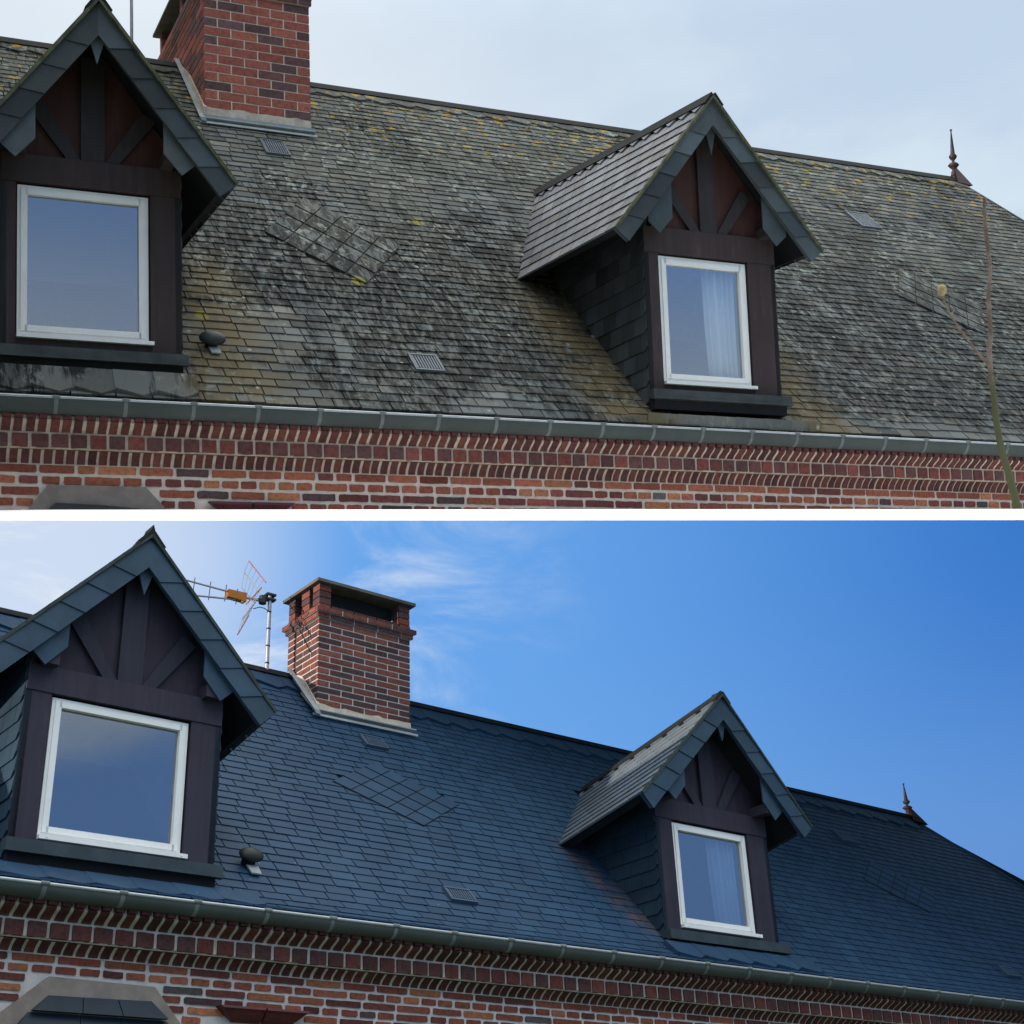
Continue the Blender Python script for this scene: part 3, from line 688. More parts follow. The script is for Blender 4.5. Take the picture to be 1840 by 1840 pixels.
        # cheeks
        for s_ in (-1, 1):
            xc = X + s_ * pw; n = 16; low = []
            ys = [yd + (yb_ - yd) * i / n for i in range(n + 1)]
            P = [(xc, y, min(prof(u_of_y(y))[1] - .05, zTt(y) - .01)) for y in ys] + [(xc, yb_, zTt(yb_)), (xc, yd, zTt(yd))]
            P[0] = (xc, yd, zs)
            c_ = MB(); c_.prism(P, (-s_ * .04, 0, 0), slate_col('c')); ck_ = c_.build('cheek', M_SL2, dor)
            ex = .125 * cfg['ck_s']; k_ = 0; cp_ = []
            while zs + k_ * ex < zT:
                z0_ = zs + k_ * ex - .02; y = yd + .004; first = True
                while y < yb_:
                    w = (.10 if (k_ % 2 and first) else .20); first = False; y1_ = min(y + w, yb_ + .1)
                    if prof(u_of_y(min((y + y1_) / 2, YR)))[1] - .08 < z0_ + ex and z0_ + ex < zTt(y1_) + .03:
                        lf = .012; xa = xc + s_ * lf; xb_ = xc + s_ * .001
                        c0 = .035 if y < yd + .02 else 0
                        v = [(xa, y + .002 + c0 * 0, z0_ + c0), (xa, y + .002 + c0, z0_), (xa, y1_ - .003, z0_), (xb_, y1_ - .003, z0_ + ex + .01), (xb_, y + .002, z0_ + ex + .01)]
                        b0 = [(xc, p[1], p[2]) for p in v]
                        cp_.append((v + b0, [(0, 1, 2, 3, 4)] + [(i, (i + 1) % 5, (i + 1) % 5 + 5, i + 5) for i in range(5)], slate_col('c')))
                    y = y1_
                k_ += 1
            if s_ < 0:
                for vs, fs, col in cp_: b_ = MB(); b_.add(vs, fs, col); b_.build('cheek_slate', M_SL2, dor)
            else:
                b_ = MB()
                for vs, fs, col in cp_: b_.add(vs, fs, col)
                b_.build('cheek_slate', M_SL2, dor, stuff=True)
        # timber frame
        def part(nm, mat, fn, par=dor, **kw):
            b_ = MB(); fn(b_); return b_.build(nm, mat, par, **kw)
        T = cfg['timber']; T2 = cfg['timber2']; zB = d['zbeam']
        for xa, xb in ((X - pw, wx0 - .012), (wx1 + .012, X + pw)): part('side_post', T, lambda b_: b_.box(xa, xb, yd, yd + .034, zs - .0, wz1 + .015))
        part('lintel_beam', T, lambda b_: b_.box(X - pw, X + pw, yd - .008, yd + .034, wz1 + .016, zB))
        part('window_board', T, lambda b_: b_.box(wx0 - .012, wx1 + .012, yd + .006, yd + .034, zs, wz0 - .03))
        kz = za - .13 - sl * .08 - .02
        part('king_post', T2, lambda b_: b_.box(X - .08, X + .08, yd - .0, yd + .034, zB + .003, kz))
        bh = min(.36, kz - zB) 
        for s_ in (-1, 1):
            P = [(X + s_ * .083, yd + .004, zB + .003), (X + s_ * .175, yd + .004, zB + .003), (X + s_ * .43, yd + .004, zB + .003 + bh * .93), (X + s_ * .335, yd + .004, zB + .003 + bh * 1.1)]
            part('brace', T2, lambda b_: b_.prism(P, (0, .03, 0)))
            xa = X + s_ * (pw - .11)
            part('purlin', T, lambda b_: b_.hexa([(xa - .045, yv + .05, zB - .01), (xa + .045, yv + .05, zB - .01), (xa + .045, yd + .03, zB - .01), (xa - .045, yd + .03, zB - .01), (xa - .045, yv + .05, zB + .07), (xa + .045, yv + .05, zB + .07), (xa + .045, yd + .03, zB + .07), (xa - .045, yd + .03, zB + .07)]))
        # window
        fw = cfg['fw']; fyy = yd + .018
        def frame(b_):
            for (xa, xb, z0_, z1_) in ((wx0, wx0 + fw, wz0, wz1), (wx1 - fw, wx1, wz0, wz1), (wx0 + fw, wx1 - fw, wz1 - fw, wz1), (wx0 + fw, wx1 - fw, wz0, wz0 + fw)): b_.box(xa, xb, fyy, fyy + .05, z0_, z1_)
            e = fw * .45
            for (xa, xb, z0_, z1_) in ((wx0 + e, wx0 + fw + e * .55, wz0 + e, wz1 - e), (wx1 - fw - e * .55, wx1 - e, wz0 + e, wz1 - e), (wx0 + fw, wx1 - fw, wz1 - fw - e * .5, wz1 - e), (wx0 + fw, wx1 - fw, wz0 + e, wz0 + fw + e * .5)): b_.box(xa, xb, fyy - .009, fyy + .032, z0_ , z1_)
        part('window_frame', M_WHITE, frame)
        gl = MB(); gl.add([(wx0 + fw, fyy + .022, wz0 + fw), (wx1 - fw, fyy + .022, wz0 + fw), (wx1 - fw, fyy + .022, wz1 - fw), (wx0 + fw, fyy + .022, wz1 - fw)], [(0, 1, 2, 3)]); gl.build('window_pane', cfg['glass'], dor)
        part('window_sill', M_WHITE, lambda b_: (b_.box(wx0 - .005, wx1 + .03, yd - .03, yd + .04, wz0 - .028, wz0 - .002), b_.tube([(wx0 + .04, yd - .0305, wz0 - .015), (wx0 + .04, yd - .033, wz0 - .015)], .006, 8), b_.tube([(wx1 - .01, yd - .0305, wz0 - .015), (wx1 - .01, yd - .033, wz0 - .015)], .006, 8)))
        zq = d['ys']
        def sill(b_):
            b_.box(X - pw - .03, X + pw + .03, zq - .02, yd - .002, zs + .012, zs + .074)
            b_.box(X - pw - .035, X + pw + .035, zq - .032, zq + .02, zs - .004, zs + .014)
        part('sill_flashing', cfg['sillm'], sill)
        part('sill_shade_strip', M_DARK, lambda b_: b_.box(X - pw, X + pw, zq + .02, yd + .03, zs - .08, zs - .002))  # black strip laid in as the shade of the gap under the sill
        # gable roof: two slopes of slates over a board deck
        ax = d['ax']; yr1 = min(roofy(za + d['rt']) + .10, YR); ye1 = roofy(ze + d['rt2']) + .10
        for s_ in (-1, 1):
            R0, R1 = Vector((X + ax, yv, za)), Vector((X, yr1, za + d['rt'])); E0, E1 = Vector((X + s_ * he, yv, ze)), Vector((X + s_ * he, ye1, ze + d['rt2']))
            nn = (E0 - R0).cross(R1 - R0).normalized()
            if nn.z < 0: nn = -nn
            def PS(a, t, h): return (R0.lerp(R1, a)).lerp(E0.lerp(E1, a), t) + nn * h
            b_ = MB(); b_.hexa([PS(a_, t_, h_) for a_, t_, h_ in ((.04, 0, -.075), (1, 0, -.075), (1, .97, -.075), (.04, .97, -.075), (.0, 0, -.014), (1, 0, -.014), (1, .985, -.014), (.0, .985, -.014))]); b_.build('roof_deck', M_DARK, dor)
            n = 11; pool = []; LR = (E0 - R0).length
            for k_ in range(n):
                t0 = (k_ + 1) / n; t1 = k_ / n - .008
                Ls = (PS(1, t0, 0) - PS(0, t0, 0)).length; yy = -.012; offs = (k_ * .37) % 1 * .2
                ed = [-.015] + [q for q in np.arange(offs + .02, Ls, .205)] + [Ls]
                for q0, q1 in zip(ed[:-1], ed[1:]):
                    a0, a1 = q0 / Ls, q1 / Ls; e = .0042 / Ls
                    if k_ == 0: continue
                    v = [PS(a0 + e, t0, .003 + .010), PS(a1 - e, t0, .003 + .010), PS(a1 - e, t1, .001), PS(a0 + e, t1, .001)]
                    w_ = [PS(a0 + e, t0, -.004), PS(a1 - e, t0, -.004), PS(a1 - e, t1, -.006), PS(a0 + e, t1, -.006)]
                    pool.append((v + w_, [(0, 1, 2, 3), (0, 4, 5, 1), (1, 5, 6, 2), (3, 7, 4, 0)], slate_col('d')))
            # pointed top row
            Ls = (R1 - R0).length; q = -.01
            while q < Ls - .05:
                a0 = q / Ls; a1 = (q + .235) / Ls; am = a0 + (a1 - a0) * .3; t0 = 1 / n + .012
                P = [PS(a0, t0 - .045, .018), PS(am, t0 + .02, .02), PS(a1, t0 - .045, .014), PS(a1, -.0, .006), PS(a0, -.0, .012)]; Q = [PS(a0, t0 - .045, .0), PS(am, t0 + .02, .0), PS(a1, t0 - .045, .0), PS(a1, 0, .0), PS(a0, 0, .0)]
                pool.append((P + Q, [(0, 1, 2, 3, 4)] + [(i, (i + 1) % 5, (i + 1) % 5 + 5, i + 5) for i in range(5)], slate_col('d'))); q += .22
            if s_ < 0:
                for vs, fs, col in pool: b_ = MB(); b_.add(vs, fs, col); b_.build('dormer_slate', cfg['slate3'], dor)
            else:
                b_ = MB()
                for vs, fs, col in pool: b_.add(vs, fs, col)
                b_.build('dormer_slate', cfg['slate3'], dor, stuff=True)
            # ridge capping strip
            b_ = MB(); cwk = .115; tcap = cwk / LR
            b_.hexa([PS(-.012, 0, .004), PS(1, 0, .004), PS(1, tcap, .018), PS(-.012, tcap, .004), PS(-.012, -.005, .030), PS(1, -.005, .030), PS(1, tcap, .025), PS(-.012, tcap, .025)]); b_.build('ridge_cap', M_DARKMETAL, dor)
            # bargeboard covered with slates, pointed tips
            bw = .150; u_ = Vector((E0.x - R0.x, 0, E0.z - R0.z)); LB = u_.length; u_.normalize(); w_ = Vector((-s_ * abs(u_.z), 0, -abs(u_.x)))
            O = Vector((R0.x, yv, R0.z)); 
            def PB(a, b2, y=0.0): p = O + u_ * a + w_ * b2; return (p.x, yv + y, p.z)
            cA = bw * abs(u_.x) / abs(u_.z) if False else bw * (abs(u_.x) / abs(u_.z))
            k0 = bw / math.tan(math.acos(min(.999, abs(u_.z))) ) if False else bw * abs(u_.z) / abs(u_.x)
            # board: from the apex (mitred on the centre line) to the eave end
            P = [PB(0, .0), PB(LB, .0), PB(LB - .0, bw), PB(k0, bw)]
            b_ = MB(); b_.prism([(p[0], p[1] + .004, p[2]) for p in P], (0, .03, 0), slate_col('x')); b_.build('bargeboard', M_SL2, dor)
            ns = 6; Lsx = (LB - k0 * .35) / ns
            for k_ in range(ns):
                a1 = LB - k_ * Lsx; a0 = a1 - Lsx - .03
                lo = max(a0, 0)
                if k_ == 0: P2 = [(lo, .012), (a1, .012), (a1, bw + .004), (max(lo, k0), bw + .004)]
                else: P2 = [(lo, .012), (a1 + .085, .012), (a1 + .0, bw + .004), (max(lo, k0), bw + .004)]
                if k_ == ns - 1: P2[0] = (.012 * abs(u_.z) / abs(u_.x), .012)
                yy0 = -.004 - .004 * (k_ % 2)
                pts = []
                for (a, b2) in P2:
                    f_ = (a - lo) / (a1 - lo + .1); p = PB(a, b2); pts.append((p[0], p[1] + .002 - .013 * f_ - .001, p[2]))
                b_ = MB(); b_.prism(pts, (0, .004, 0), slate_col('x')); b_.build('barge_slate', M_SL2, dor)
            # hanging slate
            hx, hz = X + s_ * d['hh'], d['zh']; yy = yv + .036
            hz -= .02; P = [(hx - s_ * .125, hz + .14), (hx, hz), (hx + s_ * .10, hz + .09)]
            def onb(xx):      # lower edge of the board at xx
                t_ = abs(xx - O.x); return O.z - t_ * abs(u_.z) / abs(u_.x) - bw / abs(u_.x) + .03
            P = [(hx - s_ * .125, onb(hx - s_ * .125))] + P + [(hx + s_ * .10, onb(hx + s_ * .10))]
            b_ = MB(); b_.prism([(p[0], yy, p[1]) for p in P], (0, .012, 0), slate_col('x')); b_.build('hanging_slate', M_SL2, dor)
            # verge edge
            b_ = MB(); b_.hexa([PS(-.012, 0, -.012), PS(.006, 0, -.012), PS(.006, 1, -.012), PS(-.012, 1, -.012), PS(-.012, 0, .010), PS(.006, 0, .010), PS(.006, 1, .010), PS(-.012, 1, .010)]); b_.build('verge', cfg['verge'], dor)
        zi_ = za - bw / abs(u_.x); P = [(X + ax - .058, zi_ - .01), (X + ax, d['zp']), (X + ax + .055, zi_ - .012), (X + ax + .03, zi_ + .12), (X + ax - .03, zi_ + .12)]
        b_ = MB(); b_.prism([(p[0], yv + .036, p[1]) for p in P], (0, .014, 0), slate_col('x')); b_.build('pendant_slate', M_SL2, dor)
        if not up_ or True:
            b_ = MB(); b_.prism([(X + ax - .035, yv - .02, za - .03), (X + ax + .035, yv - .02, za - .03), (X + ax, yv - .02, za + d['spk'])], (0, .12, 0)); b_.build('ridge_end', M_DARKMETAL, dor)
    return root

# ------------------------------------------------------------------ the two houses
M_DARKMETAL2 = simple('vent_cap_metal', (0.045, 0.05, 0.048), 0.45, 0.3, 6, 0.1, 0.2)
TIM_U = timber('brown_timber', (0.060, 0.043, 0.043)); TIM2_U = timber('dark_timber', (0.052, 0.044, 0.046))
PAN_U = timber('red_brown_panel', (0.090, 0.040, 0.034))
U = dict(v='U', M=MU, label='upper house with mossy grey slate roof, brick chimney and two dormers, before cleaning',
  yr=4.94, zr=4.611, k=0.011, cx1=1.891, cx2=2.959, yc=3.806, yc2=5.95, zcb=3.725, zc1=4.934, zcap=5.42, cof=.068, fx=12.325, fz=5.33, hip=.30, rz0=.03, yj=.15,
  rows=dict(r1=(-.128, -.198), h=(-.212, -.300), r2=(-.312, -.395), wall=-.402, pitch=.0745, mj=.0235), zlow=-1.2, gr=.085, gd=1.15,
  d=[dict(pw=.60, yd=.251, zs=.304, ys=.243 - .06, yv=-.117, za=2.716, he=.911, ze=1.533, hi=.798, zi=1.444, zp=2.276, hh=.542, zh=1.588, zw0=.474, zw1=1.504, ww=.434, wc=-.057, d=.292, rt=.25, ax=-.022, rt2=.07, zbeam=1.715, spk=.03),
     dict(pw=.628, yd=.141, zs=.244, ys=.098 - .04, yv=-.044, za=2.771, he=.99, ze=1.56, hi=.819, zi=1.47, zp=2.283, hh=.559, zh=1.595, zw0=.409, zw1=1.445, ww=.417, wc=-.07, d=5.203, rt=.323, ax=-.033, rt2=.077, zbeam=1.675, spk=.03)],
  dia=[(2.60, 2.79, .62, .83), (9.33, 2.79, .56, .74)], tw=.08, diag=1.1,
  vents=[(2.70, 2.94, .44, .62), (2.37, 2.61, 3.36, 3.61), (9.42, 9.72, 3.38, 3.68)], dome=(1.17, .57), domer=.085,
  stone=dict(outer=[(0.0, -.54), (.64, -.54), (.93, -.86), (-.24, -.86)], slates=[[(.05, -.66), (.37, -.672), (.37, -.9), (-.2, -.9)], [(.375, -.672), (.69, -.70), (.86, -.9), (.375, -.9)]]),
  bk=1.75, cs=(.82, .95, .95), apr=.05, terra=(1.06, 1.67, -.632, -.74), mb=(1.04, 1.70, -.62, -.75), exp=.113, sw=.2, swr=(.65, 1.35), sj=.009, lift=.007, l0=.008, svar=.24, shue=.07,
  scol=(.126, .130, .122), scol2=(.080, .095, .102), scol3=(.155, .162, .180), under=(.012, .013, .013), cap=.11, fs=1.0, nc=13, ck=.075, ck_s=1.15, fw=.052,
  mortar=simple('cream_mortar', (.88, .75, .62), .95, .2, 14, .5), mortar2=simple('grey_mortar', (.74, .62, .50), .95, .3, 14, .5),
  panel=PAN_U, timber=TIM_U, timber2=TIM2_U, glass=M_GLASS_U, room=M_ROOM, ventm=simple('vent_zinc', (.15, .18, .21), .5, .3), sillm=simple('sill_zinc_old', (.07, .08, .08), .5, .4, 6, .1, .2), verge=simple('mossy_verge', (.14, .145, .09), .9, .5, 18, .5))
U['slate'] = slate_weathered(U); U['slate2'] = simple('grey_slate', (1, 1, 1), .5, .25, 5, .2, attr=True); U['slate3'] = U['slate2']
TIM_L = timber('plum_timber', (.047, .042, .062)); TIM2_L = timber('slate_blue_timber', (.036, .037, .054)); PAN_L = timber('plum_panel', (.040, .034, .051))
LH = dict(v='L', M=ML, label='lower house with clean dark blue slate roof under blue sky, after cleaning',
  yr=2.795, zr=2.725, k=-.331, cx1=3.065, cx2=4.010, yc=2.352, yc2=2.871, zcb=2.349, zc1=3.141, zcap=3.495, cof=.042, fx=11.571, fz=3.153, hip=.96, rz0=.03, yj=.62,
  rows=dict(r1=(-.088, -.143), h=(-.157, -.237), r2=(-.247, -.300), wall=-.306, pitch=.0525, mj=.0165), zlow=-1.3, gr=.065, gd=1.0,
  d=[dict(pw=.64, yd=.454, zs=.262, ys=.40, yv=.326, za=2.369, he=.957, ze=1.352, hi=.855, zi=1.265, zp=1.966, hh=.576, zh=1.39, zw0=.389, zw1=1.221, ww=.444, wc=-.023, d=.586, rt=-.3, ax=.004, rt2=-.19, zbeam=1.40, spk=.075),
     dict(pw=.646, yd=.566, zs=.284, ys=.49, yv=.343, za=2.342, he=.983, ze=1.335, hi=.859, zi=1.267, zp=1.944, hh=.58, zh=1.37, zw0=.427, zw1=1.238, ww=.424, wc=-.027, d=5.77, rt=-.385, ax=.038, rt2=-.196, zbeam=1.415, spk=.03)],
  dia=[(3.37, 2.16, .60, .45), (9.54, 2.14, .57, .44)], tw=.03, diag=1.0,
  vents=[(3.15, 3.38, .645, .75), (3.38, 3.60, 2.09, 2.21), (9.38, 9.66, 2.115, 2.235), (9.68, 9.90, .65, .745)], dome=(1.60, .72), domer=.075,
  stone=dict(outer=[(.19, -.42), (.80, -.43), (1.12, -.78), (-.24, -.78)], slates=[[(.19, -.52), (.38, -.517), (.37, -.605), (.10, -.605)], [(.385, -.517), (.58, -.514), (.60, -.605), (.375, -.605)], [(.585, -.514), (.78, -.51), (.87, -.605), (.605, -.605)], [(.09, -.610), (.37, -.610), (.37, -.8), (-.06, -.8)], [(.375, -.610), (.60, -.610), (.62, -.8), (.375, -.8)], [(.605, -.610), (.875, -.610), (1.03, -.8), (.625, -.8)]]),
  bk=1.1, cs=(.72, .90, .92), apr=.04, terra=(1.19, 1.78, -.505, -.585), mb=(1.17, 1.80, -.495, -.60), exp=.0915, sw=.2, swr=(.93, 1.07), sj=.002, lift=.0025, l0=.0065, svar=.065, shue=.03,
  scol=(.023, .062, .117), scol2=(.044, .082, .122), scol3=(.16, .185, .21), under=(.004, .006, .012), cap=.06, fs=.8, nc=14, ck=.045, ck_s=.92, fw=.046,  # slate colours hold the blue cast of the shade besides the slates' own blue
  mortar=simple('shaded_mortar', (.62, .58, .54), .95, .2, 14, .5), mortar2=simple('buff_mortar', (.66, .60, .52), .95, .3, 14, .5),  # wall mortar is the upper house's, with the blue shade toned into its colour
  panel=PAN_L, timber=TIM_L, timber2=TIM2_L, glass=M_GLASS_L, room=M_ROOM, ventm=simple('vent_plastic', (.065, .105, .16), .5, .2), sillm=simple('sill_zinc', (.055, .075, .085), .5, .3, 6, .1, .2), verge=simple('slate_verge', (.05, .065, .06), .8, .4, 18, .4))
LH['slate'] = slate_clean('clean_slate_blue_cast', 5.2); LH['slate2'] = simple('dark_slate_blue_cast', (1, 1, 1), .45, .25, 5, .2, attr=True); LH['slate3'] = simple('dormer_slate_sunlit', (1, 1, 1), .38, .2, 5, .2, attr=True)  # dormer slates lightened so the sun glare is part of their colour
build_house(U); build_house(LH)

# ------------------------------------------------------------------ curtains hanging in the right-hand dormers
for cfg, lab in ((U, 'pale net curtain hanging in the right dormer window of the upper mossy house'), (LH, 'pale net curtain hanging in the right dormer window of the lower blue-roofed house')):
    d = cfg['d'][1]; x1 = d['d'] + d['wc'] + d['ww'] - .05; x0 = x1 - .30; b = MB(); n = 48
    vs = []
    for i in range(n + 1):
        t = i / n; xx = x0 + (x1 - x0) * t; yy = d['yd'] + .125 + .024 * math.sin(t * 31 + 1.5 * math.sin(t * 9))
        for zz, sh in ((d['zw0'] - .05, .03), ((d['zw0'] + d['zw1']) / 2, .0), (d['zw1'] + .03, -.01)): vs.append((xx + sh * (1 - t), yy, zz))
    for i in range(len(vs)): pass
    fs = [(3 * i + j, 3 * i + j + 1, 3 * i + j + 4, 3 * i + j + 3) for i in range(n) for j in range(2)]
    b.add(vs, fs); o = b.build('curtain', M_CURT, None, smooth=True); o.matrix_world = cfg['M']; o['label'] = lab; o['category'] = 'curtain'; o['group'] = 'net curtains in the right dormers'
    md = o.modifiers.new('thick', 'SOLIDIFY'); md.thickness = .004

# ------------------------------------------------------------------ television aerials
M_ALU = simple('aerial_aluminium', (.45, .45, .50), .4, .2, 8, .05, .6); M_ORANGE = simple('orange_plastic', (.50, .19, .03), .5, .3, 10, .2); M_RED = simple('red_brown_rod', (.42, .16, .12), .5, .3, 20, .1, .2)
def aerial(M, off, sc, mast_top, label, group):
    root = thing('tv_aerial', label, 'tv aerial', group, M @ Matrix.Translation(off))
    P = lambda p: tuple((p[i] - (2.815, 2.78, 2.70)[i]) * sc for i in range(3))
    def tb(nm, path, r, mat, par=root, seg=8):
        b = MB(); b.tube([P(p) for p in path], r, seg); return b.build(nm, mat, par, smooth=False)
    Y = 2.78; mt = mast_top
    mast = tb('mast', [(2.815, Y, 2.62), (2.817, Y, 3.46)], .017, M_ALU, seg=12)
    if mt:   # longer lower length
        b = MB(); b.tube([(0, 0, -.9), (0, 0, .0)], .0165, 12); b.build('mast_foot', M_ALU, root)
    for z in (2.80, 2.96, 3.12, 3.28): tb('cable_tie', [(2.816, Y, z), (2.816, Y, z + .012)], .0195, M_DARKMETAL, mast)
    b = MB()
    for z in (3.395, 3.44): 
        a = P((2.775, Y - .03, z)); c = P((2.865, Y + .03, z + .018)); b.box(a[0], c[0], a[1], c[1], a[2], c[2])
    b.build('mast_clamp', M_DARKMETAL2, root)
    tb('hub', [(2.70, Y, 3.375), (2.80, Y, 3.405)], .016, M_DARKMETAL2)
    b = MB(); b.tube([P((2.745, Y, 3.35)), P((2.748, Y, 3.42))], .034, 12); b.build('tilt_plate', M_DARKMETAL2, root)
    bx = MB(); v = [(2.395, Y - .03, 3.322), (2.575, Y - .03, 3.318), (2.575, Y + .03, 3.318), (2.395, Y + .03, 3.322), (2.395, Y - .03, 3.392), (2.575, Y - .03, 3.398), (2.575, Y + .03, 3.398), (2.395, Y + .03, 3.392)]
    bx.hexa([P(p) for p in v]); bx.tube([P((2.54, Y - .02, 3.33)), P((2.54, Y - .02, 3.295))], .014, 8); bx.build('dipole_box', M_ORANGE, root)
    tb('boom', [(1.80, Y, 3.39), (2.58, Y, 3.378)], .0085, M_ALU); tb('boom', [(1.80, Y, 3.222), (2.58, Y, 3.338)], .0085, M_ALU); tb('boom', [(2.57, Y, 3.365), (2.72, Y, 3.372)], .012, M_ALU)
    for x, z0, z1 in ((1.94, 3.17, 3.43), (2.09, 3.24, 3.43), (2.24, 3.255, 3.43), (2.39, 3.28, 3.44), (2.50, 3.28, 3.43)):
        tb('director', [(x - .012, Y, z0), (x, Y, z1)], .0035, M_DARKMETAL)
    A0, A1, A2 = Vector((2.708, 3.0, 3.844)), Vector((2.67, 3.0, 3.717)), Vector((2.650, 3.0, 3.56)); H0, H1, H2 = Vector((2.77, Y, 3.56)), Vector((2.705, Y, 3.45)), Vector((2.667, Y, 3.34))
    tb('reflector_bar', [A0, H0], .0055, M_RED); tb('reflector_bar', [A1, H1], .0055, M_ALU); tb('reflector_bar', [A2, H2], .0045, M_ALU)
    for k in range(5): t = k / 4.6; tb('reflector_rod', [A0.lerp(H0, t), A1.lerp(H1, t), A2.lerp(H2, t)], .0026, M_ALU, seg=6)
    B0, B1 = Vector((2.405, 2.56, 2.90)), Vector((2.44, 2.56, 3.05)); K0, K1 = Vector((2.60, Y - .03, 3.19)), Vector((2.66, Y - .03, 3.33)); B2 = Vector((2.50, 2.62, 3.22)); K2 = Vector((2.73, Y, 3.50))
    tb('reflector_bar', [B0, K0], .0065, M_RED); tb('reflector_bar', [B1, K1], .0065, M_ALU); tb('reflector_bar', [B2, K2], .0055, M_RED)
    for k in range(5): t = k / 4.6; tb('reflector_rod', [B0.lerp(K0, t), B1.lerp(K1, t), B2.lerp(K2, t)], .0026, M_ALU, seg=6)
    tb('cable', [(2.66, Y, 3.28), (2.72, Y, 3.31), (2.77, Y, 3.31), (2.812, Y - .01, 3.28)], .004, M_DARKMETAL, seg=6)
aerial(ML, Vector((2.815, 2.78, 2.70)), 1.0, False, 'TV aerial with orange box and grid reflector on the lower roof beside the chimney', 'tv aerials on the ridges')
aerial(MU, Vector((1.40, 4.95, 5.35)), 1.0, True, 'TV aerial mast rising between the chimney and left dormer of the upper roof', 'tv aerials on the ridges')

# ------------------------------------------------------------------ white shelf carrying the upper house
b = MB(); d0 = 8.7 * US; hw = 10 / 2600 * d0
prof_s = [(d0, -hw), (d0 + .32, hw), (19.0 * US, hw), (19.0 * US, -hw)]
b.prism([(-15, y, z) for y, z in prof_s], (32.0, 0, 0))
WM = MT('white_masonry_paint'); white = WM.fin(WM.mix(WM.rng(WM.noise(3), .3, .7), (.90, .90, .89, 1), (.86, .86, .85, 1)), .6)
MS = Matrix((right, fwd, up)).transposed().to_4x4(); nrm_up = (up + fwd * (-10 / 2600)).normalized()
MS = Matrix((right, fwd - up * (10 / 2600), up)).transposed().to_4x4(); MS.translation = CAM
sh = b.build('white_shelf', white, None); sh.matrix_world = MS; sh['label'] = 'plain white horizontal band running the full width between the upper and lower houses'; sh['category'] = 'shelf'
b = MB(); b.prism([(-1.25 - .339 * q, q, h) for q, h in ((13.25, .05), (27, .05), (27, 12), (9, 12), (9, 3.3))], (-.4, 0, 0))  # added out-of-view screen that shades the upper house from the low sun
sw = b.build('added_sun_screen', M_CEM, None); sw.matrix_world = MS; sw['label'] = 'added wall out of view at the left, keeping the low sun off the upper house'; sw['category'] = 'wall'

# ------------------------------------------------------------------ bare sapling in front of the upper house
tree = thing('bare_sapling', 'thin leafless sapling with one pale bud, in front of the upper roof at far right', 'sapling', None, MU @ Matrix.Translation((7.115, -1.097, -.80)))
Ot = Vector((7.115, -1.097, -.80))
BR = MT('sapling_bark'); xx, yy, zz = BR.xyz()
bark = BR.fin(BR.mix(BR.rng(zz, .95, 1.25), (.085, .090, .035, 1), BR.mix(BR.rng(BR.noise(14, 5), .35, .65), (.16, .10, .075, 1), (.27, .20, .16, 1))), .8, BR.noise(60, 5), .5, .004)
tr = [(7.118, -1.097, -.82), (7.08, -1.10, -.62), (7.031, -1.105, -.453), (6.985, -1.107, -.30), (6.962, -1.11, -.192), (6.93, -1.12, -.02), (6.922, -1.129, .111), (6.894, -1.14, .26), (6.886, -1.148, .371), (6.878, -1.16, .5), (6.886, -1.182, .63), (6.868, -1.2, .78), (6.862, -1.211, .932), (6.874, -1.23, 1.06), (6.868, -1.248, 1.19), (6.836, -1.262, 1.407), (6.83, -1.27, 1.55), (6.822, -1.29, 1.688)]
rad = [q * .78 for q in [.042, .038, .036, .034, .032, .031, .029, .027, .026, .024, .022, .021, .019, .018, .018, .020, .017, .014]]
b = MB(); b.tube([Vector(p) - Ot for p in tr], rad, 10); b.build('trunk', bark, tree, smooth=True)
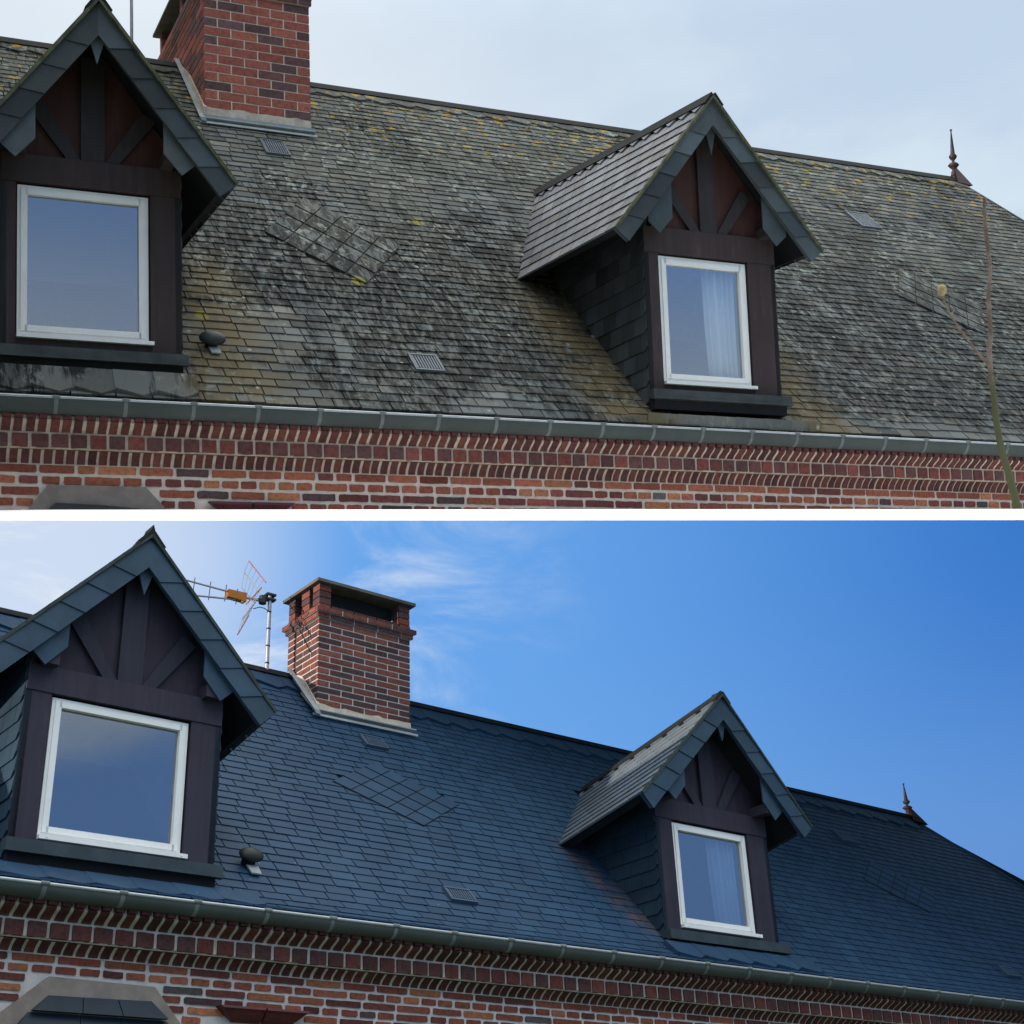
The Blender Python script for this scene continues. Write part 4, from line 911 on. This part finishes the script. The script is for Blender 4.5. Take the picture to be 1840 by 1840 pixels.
sd = [(6.886, -1.146, .37), (6.84, -1.13, .44), (6.777, -1.115, .513), (6.72, -1.10, .60), (6.676, -1.086, .655), (6.63, -1.075, .73), (6.586, -1.066, .814), (6.545, -1.063, .90), (6.536, -1.063, .945)]
b = MB(); b.tube([Vector(p) - Ot for p in sd], [.012, .011, .010, .009, .011, .009, .008, .009, .012], 8); br = b.build('branch', bark, tree, smooth=True)
b = MB(); c0 = Vector((6.536, -1.063, .985)) - Ot
b.lathe([(.012, c0.z - .05), (.03, c0.z - .03), (.038, c0.z), (.034, c0.z + .02), (.018, c0.z + .038), (.0, c0.z + .044)], c0.x, c0.y, 14); b.build('bud', simple('pale_bud', (.50, .40, .20), .8, .35, 30, .4), br, smooth=True)
for (p, q) in (((6.93, -1.12, -.02), (7.02, -1.12, .06)), ((6.868, -1.2, .78), (6.90, -1.2, .86)), ((7.05, -1.1, -.5), (7.01, -1.1, -.42)), ((6.97, -1.11, -.2), (6.93, -1.11, -.15)), ((6.84, -1.26, 1.4), (6.86, -1.26, 1.45)), ((6.825, -1.28, 1.66), (6.86, -1.28, 1.685)), ((6.895, -1.14, .25), (6.95, -1.15, .30)), ((6.875, -1.16, .52), (6.84, -1.17, .57)), ((6.872, -1.235, 1.1), (6.905, -1.24, 1.15)), ((6.83, -1.27, 1.55), (6.80, -1.27, 1.60)), ((6.72, -1.1, .6), (6.69, -1.1, .64)), ((7.0, -1.105, -.36), (7.06, -1.11, -.30)), ((6.60, -1.07, .79), (6.635, -1.07, .83))):
    b = MB(); b.tube([Vector(p) - Ot, (Vector(p) * .5 + Vector(q) * .5) - Ot + Vector((0, 0, -.008)), Vector(q) - Ot], [.010, .007, .004], 6); b.build('twig', bark, tree)

# ------------------------------------------------------------------ ground
G = MT('lawn_grass'); gm = G.fin(G.mix(G.rng(G.noise(.7, 8), .35, .65), (.035, .055, .018, 1), (.065, .085, .03, 1)), .95, G.noise(20, 6), .5, .03)
zg = -1.6; b = MB(); b.add([(-1500, -1500, zg), (1500, -1500, zg), (1500, 1500, zg), (-1500, 1500, zg)], [(0, 1, 2, 3)]); go = b.build('ground', gm, None); go['kind'] = 'structure'
